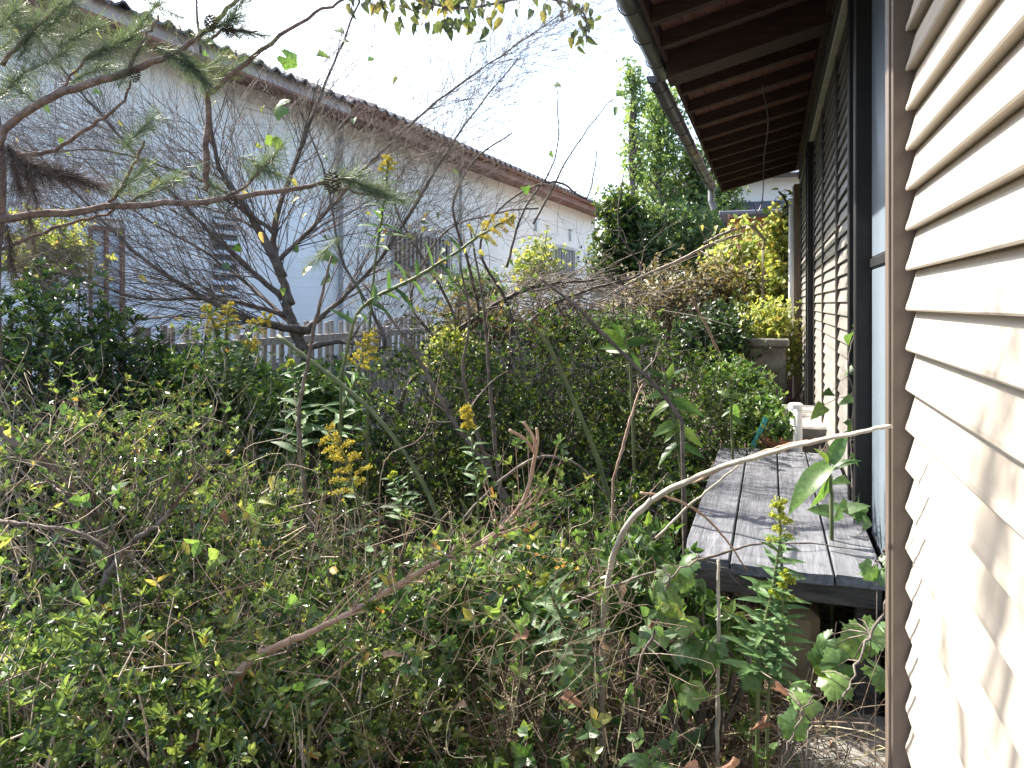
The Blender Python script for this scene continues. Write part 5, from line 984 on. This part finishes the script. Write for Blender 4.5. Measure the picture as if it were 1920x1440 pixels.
for px, py, zc, k, L, lab in (
    (510, 893, 1.9, 'yellow', .035, 'small orange-yellow leaf above the azaleas, left of the large goldenrod plume'), (485, 940, 1.85, 'yellow', .045, 'yellow leaf lying flat on the azaleas below the grey upright stick'),
    (455, 935, 1.85, 'yellow', .04, 'pale yellow curled leaf just left of the flat yellow leaf'), (410, 965, 1.85, 'brown', .045, 'tan curled leaf hanging in the azalea left of the yellow leaves'),
    (1160, 1100, 1.8, 'brown', .05, 'brown leaf hanging at the foot of the arching cane'), (990, 1195, 1.7, 'brown', .05, 'brown leaf under the flowerless goldenrod shoot'),
    (1055, 1305, 1.6, 'brown', .045, 'brown leaf on the straw in the bottom centre'), (1130, 1195, 1.75, 'brown', .05, 'brown leaf right of the flowerless goldenrod shoot'),
    (1375, 1418, 1.45, 'brown', .045, 'reddish-brown leaf at the bottom edge right of the grey stake'), (1435, 1355, 1.5, 'brown', .05, 'crumpled pale leaf left of the fresh sunlit vine leaves'),
    (1455, 1290, 1.55, 'brown', .045, 'curled brown leaf in the shade below the budding goldenrods'), (875, 1325, 1.55, 'brown', .04, 'tan leaf in the dark straw, bottom centre left'),
    (1070, 1150, 1.75, 'yellow', .05, 'yellowed leaf behind the flowerless goldenrod shoot'), (340, 1020, 1.8, 'yellow', .04, 'yellow leaf deep in the azalea right of the forked trunk'),
    (630, 1075, 1.75, 'yellow', .035, 'small yellow leaf above the low azalea cushion'), (15, 805, 1.9, 'yellow', .035, 'orange leaf on the slanting branch at the left edge'),
    (720, 1235, 1.6, 'brown', .04, 'brown leaf over the dark gap below the pinkish branch'), (1310, 1440, 1.45, 'brown', .045, 'brown leaf at the bottom edge left of the grey stake'), (1225, 1160, 1.8, 'brown', .05, 'brown leaf among the lobed vine leaves at the deck corner')):
    q = P(px, py, zc)
    o = put_leaf(k, None, q, Vector((random.gauss(0, 1), random.gauss(0, .5), random.gauss(-.3, .5))), Vector((random.gauss(0, .5), -.6, .9)), L, name='fallen_leaf' if k == 'brown' else 'withered_leaf')
    tag(o, lab, 'leaf', 'dead brown leaves' if k == 'brown' else 'yellowed leaves')
# small orange flowers low in the centre
mb = MB(); fl = thing('marigold_plant', 'low plant dotted with tiny orange flowers in the lower centre', 'flower', tuple(G(1000, 2.05)))
for k in range(14):
    q = P(random.gauss(1000, 40), random.gauss(1065, 28), random.uniform(1.95, 2.15)); b = G(1000 + random.gauss(0, 15), 2.05); tube(mb, [b, (b + q) / 2 + Vector((random.gauss(0, .02), 0, .02)), q], [.0015, .0012, .0008], 3)
    m_ = MB(); E = np.array([tuple(q)]); whorls(m_, T_AZ, E, np.array([[0, -.4, 1.]]), 7, .008, .0045, (1.1, 1.4)); m_.build('flower', M['orange'], fl)
mb.build('stem', M['stem'], fl)

# ---- yellow vine mass on the far fence and house end
def mass(name, label, cat, cx, cy, cz, rx, ry, rz, n, L, W, k, mat, seed, stems=6, T=T_OV, group=None, lumps=.5, shell=.25, floor=True):
    th_ = thing(name, label, cat, (cx, cy, 0), group); d = rdir(n); rr = (shell + (1 - shell) * rng.uniform(0, 1, n) ** .6) * (1 + lumps * lump(d, seed))
    rr = rr * np.clip(1 + rng.normal(0, .14, n), .5, 1.5); pos = np.array([cx, cy, cz]) + d * rr[:, None] * np.array([rx, ry, rz]) + rng.normal(0, .035, (n, 3)); pos = pos[pos[:, 2] > .05]; n = len(pos); d = d[:n]
    mb = MB(); whorls(mb, T, pos, unit(rng.normal(0, .5, (n, 3)) + np.array([-.2, -.4, .5])), k, L, W, (.7, 1.5)); mb.build('crown', M[mat], th_, kind='stuff')
    sm = MB()
    for s in range(stems):
        b = Vector((cx + random.gauss(0, .12 * rx), cy + random.gauss(0, .12 * ry), -.02)); e = Vector(pos[rng.integers(n)]); m2 = (b + e) / 2 + Vector((random.gauss(0, .1), 0, .1)); q = spline([b, m2, e], 5); tube(sm, q, np.linspace(.014, .004, len(q)), 5)
        for _ in range(14):
            st = Vector(q[random.randint(2, len(q) - 1)]); e2 = Vector(pos[rng.integers(n)])
            if (e2 - st).length < max(rx, rz): tube(sm, [st, (st + e2) / 2 + Vector((0, 0, .05)), e2], [.004, .003, .0015], 3, cap=False)
    sm.build('trunk', M['twig'], th_); return th_, pos
def at(px, py, zc): q = P(px, py, zc); return q.x, q.y, q.z
def massp(name, label, cat, px, py, zc, rpx, rpy, rdep, *a, **k):
    x, y, z = at(px, py, zc); return mass(name, label, cat, x, y, z, rpx * zc / 1440, rdep, rpy * zc / 1440, *a, **k)
massp('yellow_vine', 'sunlit yellow vine curtain beside the brown end post of the house', 'vine', 1464, 520, 8.7, 34, 140, .30, 1700, .06, .05, 3, 'vine', 31, lumps=.45, shell=.15)
massp('yellow_vine', 'yellow-green vine mound left of the vine curtain, over the shed front', 'vine', 1398, 515, 9.4, 75, 85, .45, 2100, .065, .055, 3, 'vine', 32, lumps=.6, shell=.15)
massp('yellow_vine', 'bright yellow fine-leaved vine spilling over the concrete pillar', 'vine', 1446, 640, 7.6, 50, 70, .2, 1300, .05, .026, 4, 'vine', 33, lumps=.6, shell=.1)
massp('yellow_vine', 'pale yellow vine runners low left of the concrete pillar', 'vine', 1402, 600, 8.4, 45, 45, .3, 800, .05, .035, 3, 'vine', 30, lumps=.6, shell=.1)
massp('dry_vine', 'brownish dry vine tangle below the yellow vines', 'vine', 1340, 560, 8.8, 80, 85, .5, 1500, .05, .035, 3, 'olive', 34, stems=18, lumps=.6, shell=.15)
massp('dry_vine', 'grey-green dry vine tangle in front of the tall evergreen', 'vine', 1245, 570, 8.8, 90, 80, .5, 1300, .045, .028, 3, 'olive', 35, stems=22, lumps=.6, shell=.15)
massp('dark_shrub', 'dark green shrub in the shade behind the dead reddish cane', 'shrub', 1330, 640, 7.6, 75, 62, .4, 1500, .05, .03, 4, 'azaleadark', 36)
massp('green_shrub', 'fresh green low shrub at the foot of the concrete pillar', 'shrub', 1385, 735, 5.8, 62, 48, .35, 1300, .045, .022, 4, 'weed', 37)
massp('weed_clump', 'yellow-green weed clump beside the white pipe', 'weeds', 1425, 790, 4.75, 32, 42, .22, 700, .045, .022, 4, 'weed', 38)
massp('ivy_stump', 'stump overgrown with pale ivy before the second barred window', 'stump', 1008, 502, 6.6, 46, 52, .2, 620, .032, .02, 4, 'ivypale', 39, stems=7, lumps=.6, shell=.1)
massp('yellow_shrub', 'yellow-green shrub low beside the fence under the window corner', 'shrub', 890, 540, 6.8, 66, 34, .3, 700, .035, .018, 4, 'weed', 40, lumps=.6, shell=.1)
massp('weed_clump', 'green weeds behind the hedge beneath the far window', 'weeds', 1140, 625, 6.2, 90, 40, .4, 1200, .05, .022, 4, 'weed', 41)
massp('yellow_shrub', 'yellow-leaved bush behind the branches at the far left', 'shrub', 95, 480, 4.5, 85, 75, .3, 700, .04, .022, 4, 'ivypale', 42, lumps=.6, shell=.1)
massp('pot_plant', 'small green plant in the terracotta pot', 'plant', 1462, 800, 4.4, 16, 16, .06, 60, .04, .028, 4, 'weed', 43, stems=1)
# loops of vine at the eave end
vine('bare vine loops with a few orange leaves hanging before the shed', [(1430, 470, 8.4, 5), (1432, 450, 8.4, 6), (1410, 425, 8.4, 7), (1380, 430, 8.4, 7), (1350, 442, 8.3, 6), (1320, 455, 8.2, 4)], [(random.gauss(1405, 40), random.gauss(432, 16), 8.4) for _ in range(34)], 'twigpale', ['yellow', 'yellow', 'brown'], (.06, .10))
vine('vine strand hanging under the end of the eaves beside the post', [(1490, 700, 8.5, 4), (1484, 560, 8.5, 4), (1482, 450, 8.5, 5), (1475, 380, 8.5, 5), (1460, 358, 8.5, 4)], [(random.gauss(1474, 14), random.uniform(355, 470), 8.5) for _ in range(60)], 'twig', ['ovate', 'grape', 'yellow'], (.05, .10))

massp('green_shrub', 'loose light green shrub in front of the fence, under the goldenrod trio', 'shrub', 400, 730, 3.7, 95, 75, .3, 1100, .04, .019, 5, 'weed', 51, lumps=.6, shell=.15)
massp('green_shrub', 'leafy green shrub before the fence, left of the upright goldenrod plume', 'shrub', 560, 770, 3.6, 90, 70, .3, 1100, .042, .018, 5, 'weed', 52, lumps=.6, shell=.15)
massp('yellow_shrub', 'yellowing shrub against the right end of the visible fence', 'shrub', 850, 668, 4.9, 50, 42, .25, 600, .036, .018, 5, 'ivypale', 53, lumps=.6, shell=.15)
massp('dry_shrub', 'dry brownish bush behind the hedge below the barred window', 'shrub', 900, 610, 6.4, 90, 50, .35, 1200, .036, .018, 5, 'olive', 54, stems=14)
massp('dry_shrub', 'grey-green bush behind the dead branches, right of the brownish one', 'shrub', 1050, 620, 6.4, 95, 48, .35, 1200, .036, .018, 5, 'olive', 55, stems=14)
az('azalea_hedge', 'low azalea spreading between the arching cane and the hedge', 1110, 3.0, .40, .36, .55, 1700, 61, mat='hedge', L=.026, W=.0115, stems=8, twig='twigdark')
az('azalea_hedge', 'low straggling azalea against the left side of the deck', 1255, 3.45, .30, .40, .50, 1400, 62, mat='hedge', L=.026, W=.0115, stems=8, twig='twigdark')
massp('weed_clump', 'fresh green weeds at the foot of the arching cane', 'weeds', 1190, 1085, 2.15, 75, 70, .2, 420, .042, .02, 4, 'weed', 63)
massp('weed_clump', 'green weeds hiding the left front leg of the deck', 'weeds', 1290, 1190, 2.05, 60, 80, .14, 300, .045, .026, 4, 'weed', 64)
massp('weed_clump', 'mixed weeds around the orange flowers in the lower centre', 'weeds', 1000, 1110, 2.1, 100, 70, .25, 480, .038, .02, 4, 'creeper', 65)
massp('weed_clump', 'weeds in front of the bare pinkish twigs, lower centre left', 'weeds', 850, 1130, 2.0, 90, 90, .22, 420, .036, .018, 4, 'creeper', 66)
# ---- evergreen trees at the back
def ever(label, px, zc, ytop, ybase, wpx, n, L, seed, mat='tree', sh=None, dens=.4):
    b = G(px, zc); th_ = thing('evergreen_tree', label, 'tree', (b.x, b.y, 0), 'evergreen trees behind the garden'); top = P(px, ytop, zc).z; z0 = P(px, ybase, zc).z
    tm = MB(); p_ = spline([b, b + Vector((.05, 0, top * .4)), Vector((b.x - .05, b.y, top * .75)), Vector((b.x, b.y, top))], 6); tube(tm, p_, np.linspace(.09, .01, len(p_)), 8); ends = []
    w0 = wpx * zc / 1440
    for k in range(46):
        t = random.random() ** .9; z = z0 + (top - z0) * t; wr = w0 * (1.0 - .62 * t) * random.uniform(.55, 1.12); a = random.uniform(0, 6.28); s = Vector((b.x, b.y, max(.2, z - .35 * wr))); e = Vector((b.x + math.cos(a) * wr, b.y + math.sin(a) * wr * .8, min(z + random.uniform(.1, .35), top)))
        q = spline([s, (s + e) / 2 + Vector((0, 0, .08)), e], 4); tube(tm, q, np.linspace(.02, .004, len(q)), 4); ends += [q[j] for j in range(3, len(q))]
    tm.build('trunk', M['bark'], th_, smooth=True); E = np.array(ends); idx = rng.integers(0, len(E), n); pos = E[idx] + rng.normal(0, 1, (n, 3)) * np.array([.11, .11, .13]) * (w0 / .6) ** .5
    mb = MB(); whorls(mb, T_OV, pos, unit(rng.normal(0, .6, (n, 3)) + np.array([0, -.1, .6])), 4, L, L * .5, (.6, 1.4)); mb.build('crown', M[mat], th_, kind='stuff'); return th_
ever('tall bright green columnar evergreen against the white sky, right of the roof end', 1238, 13, 190, 520, 84, 3000, .065, 1)
ever('thin wispy evergreen with sparse top, left of the taller green one', 1188, 12.5, 135, 470, 40, 800, .07, 2)
ever('lower evergreen right of the tall one, next to the gutter end', 1300, 13.2, 300, 520, 66, 1800, .07, 3, 'treemid')
ever('dark rounded evergreen hiding the far end of the neighbour house', 1160, 12.0, 385, 560, 66, 2600, .07, 4, 'hedge')
ever('dark evergreen under the gutter end, above the shed', 1355, 14, 350, 520, 56, 1500, .075, 5, 'treemid')
massp('dark_shrub', 'dark evergreen mass filling the gap under the tall trees', 'shrub', 1265, 450, 12.2, 120, 80, .6, 2400, .07, .035, 4, 'treemid', 46, stems=10)
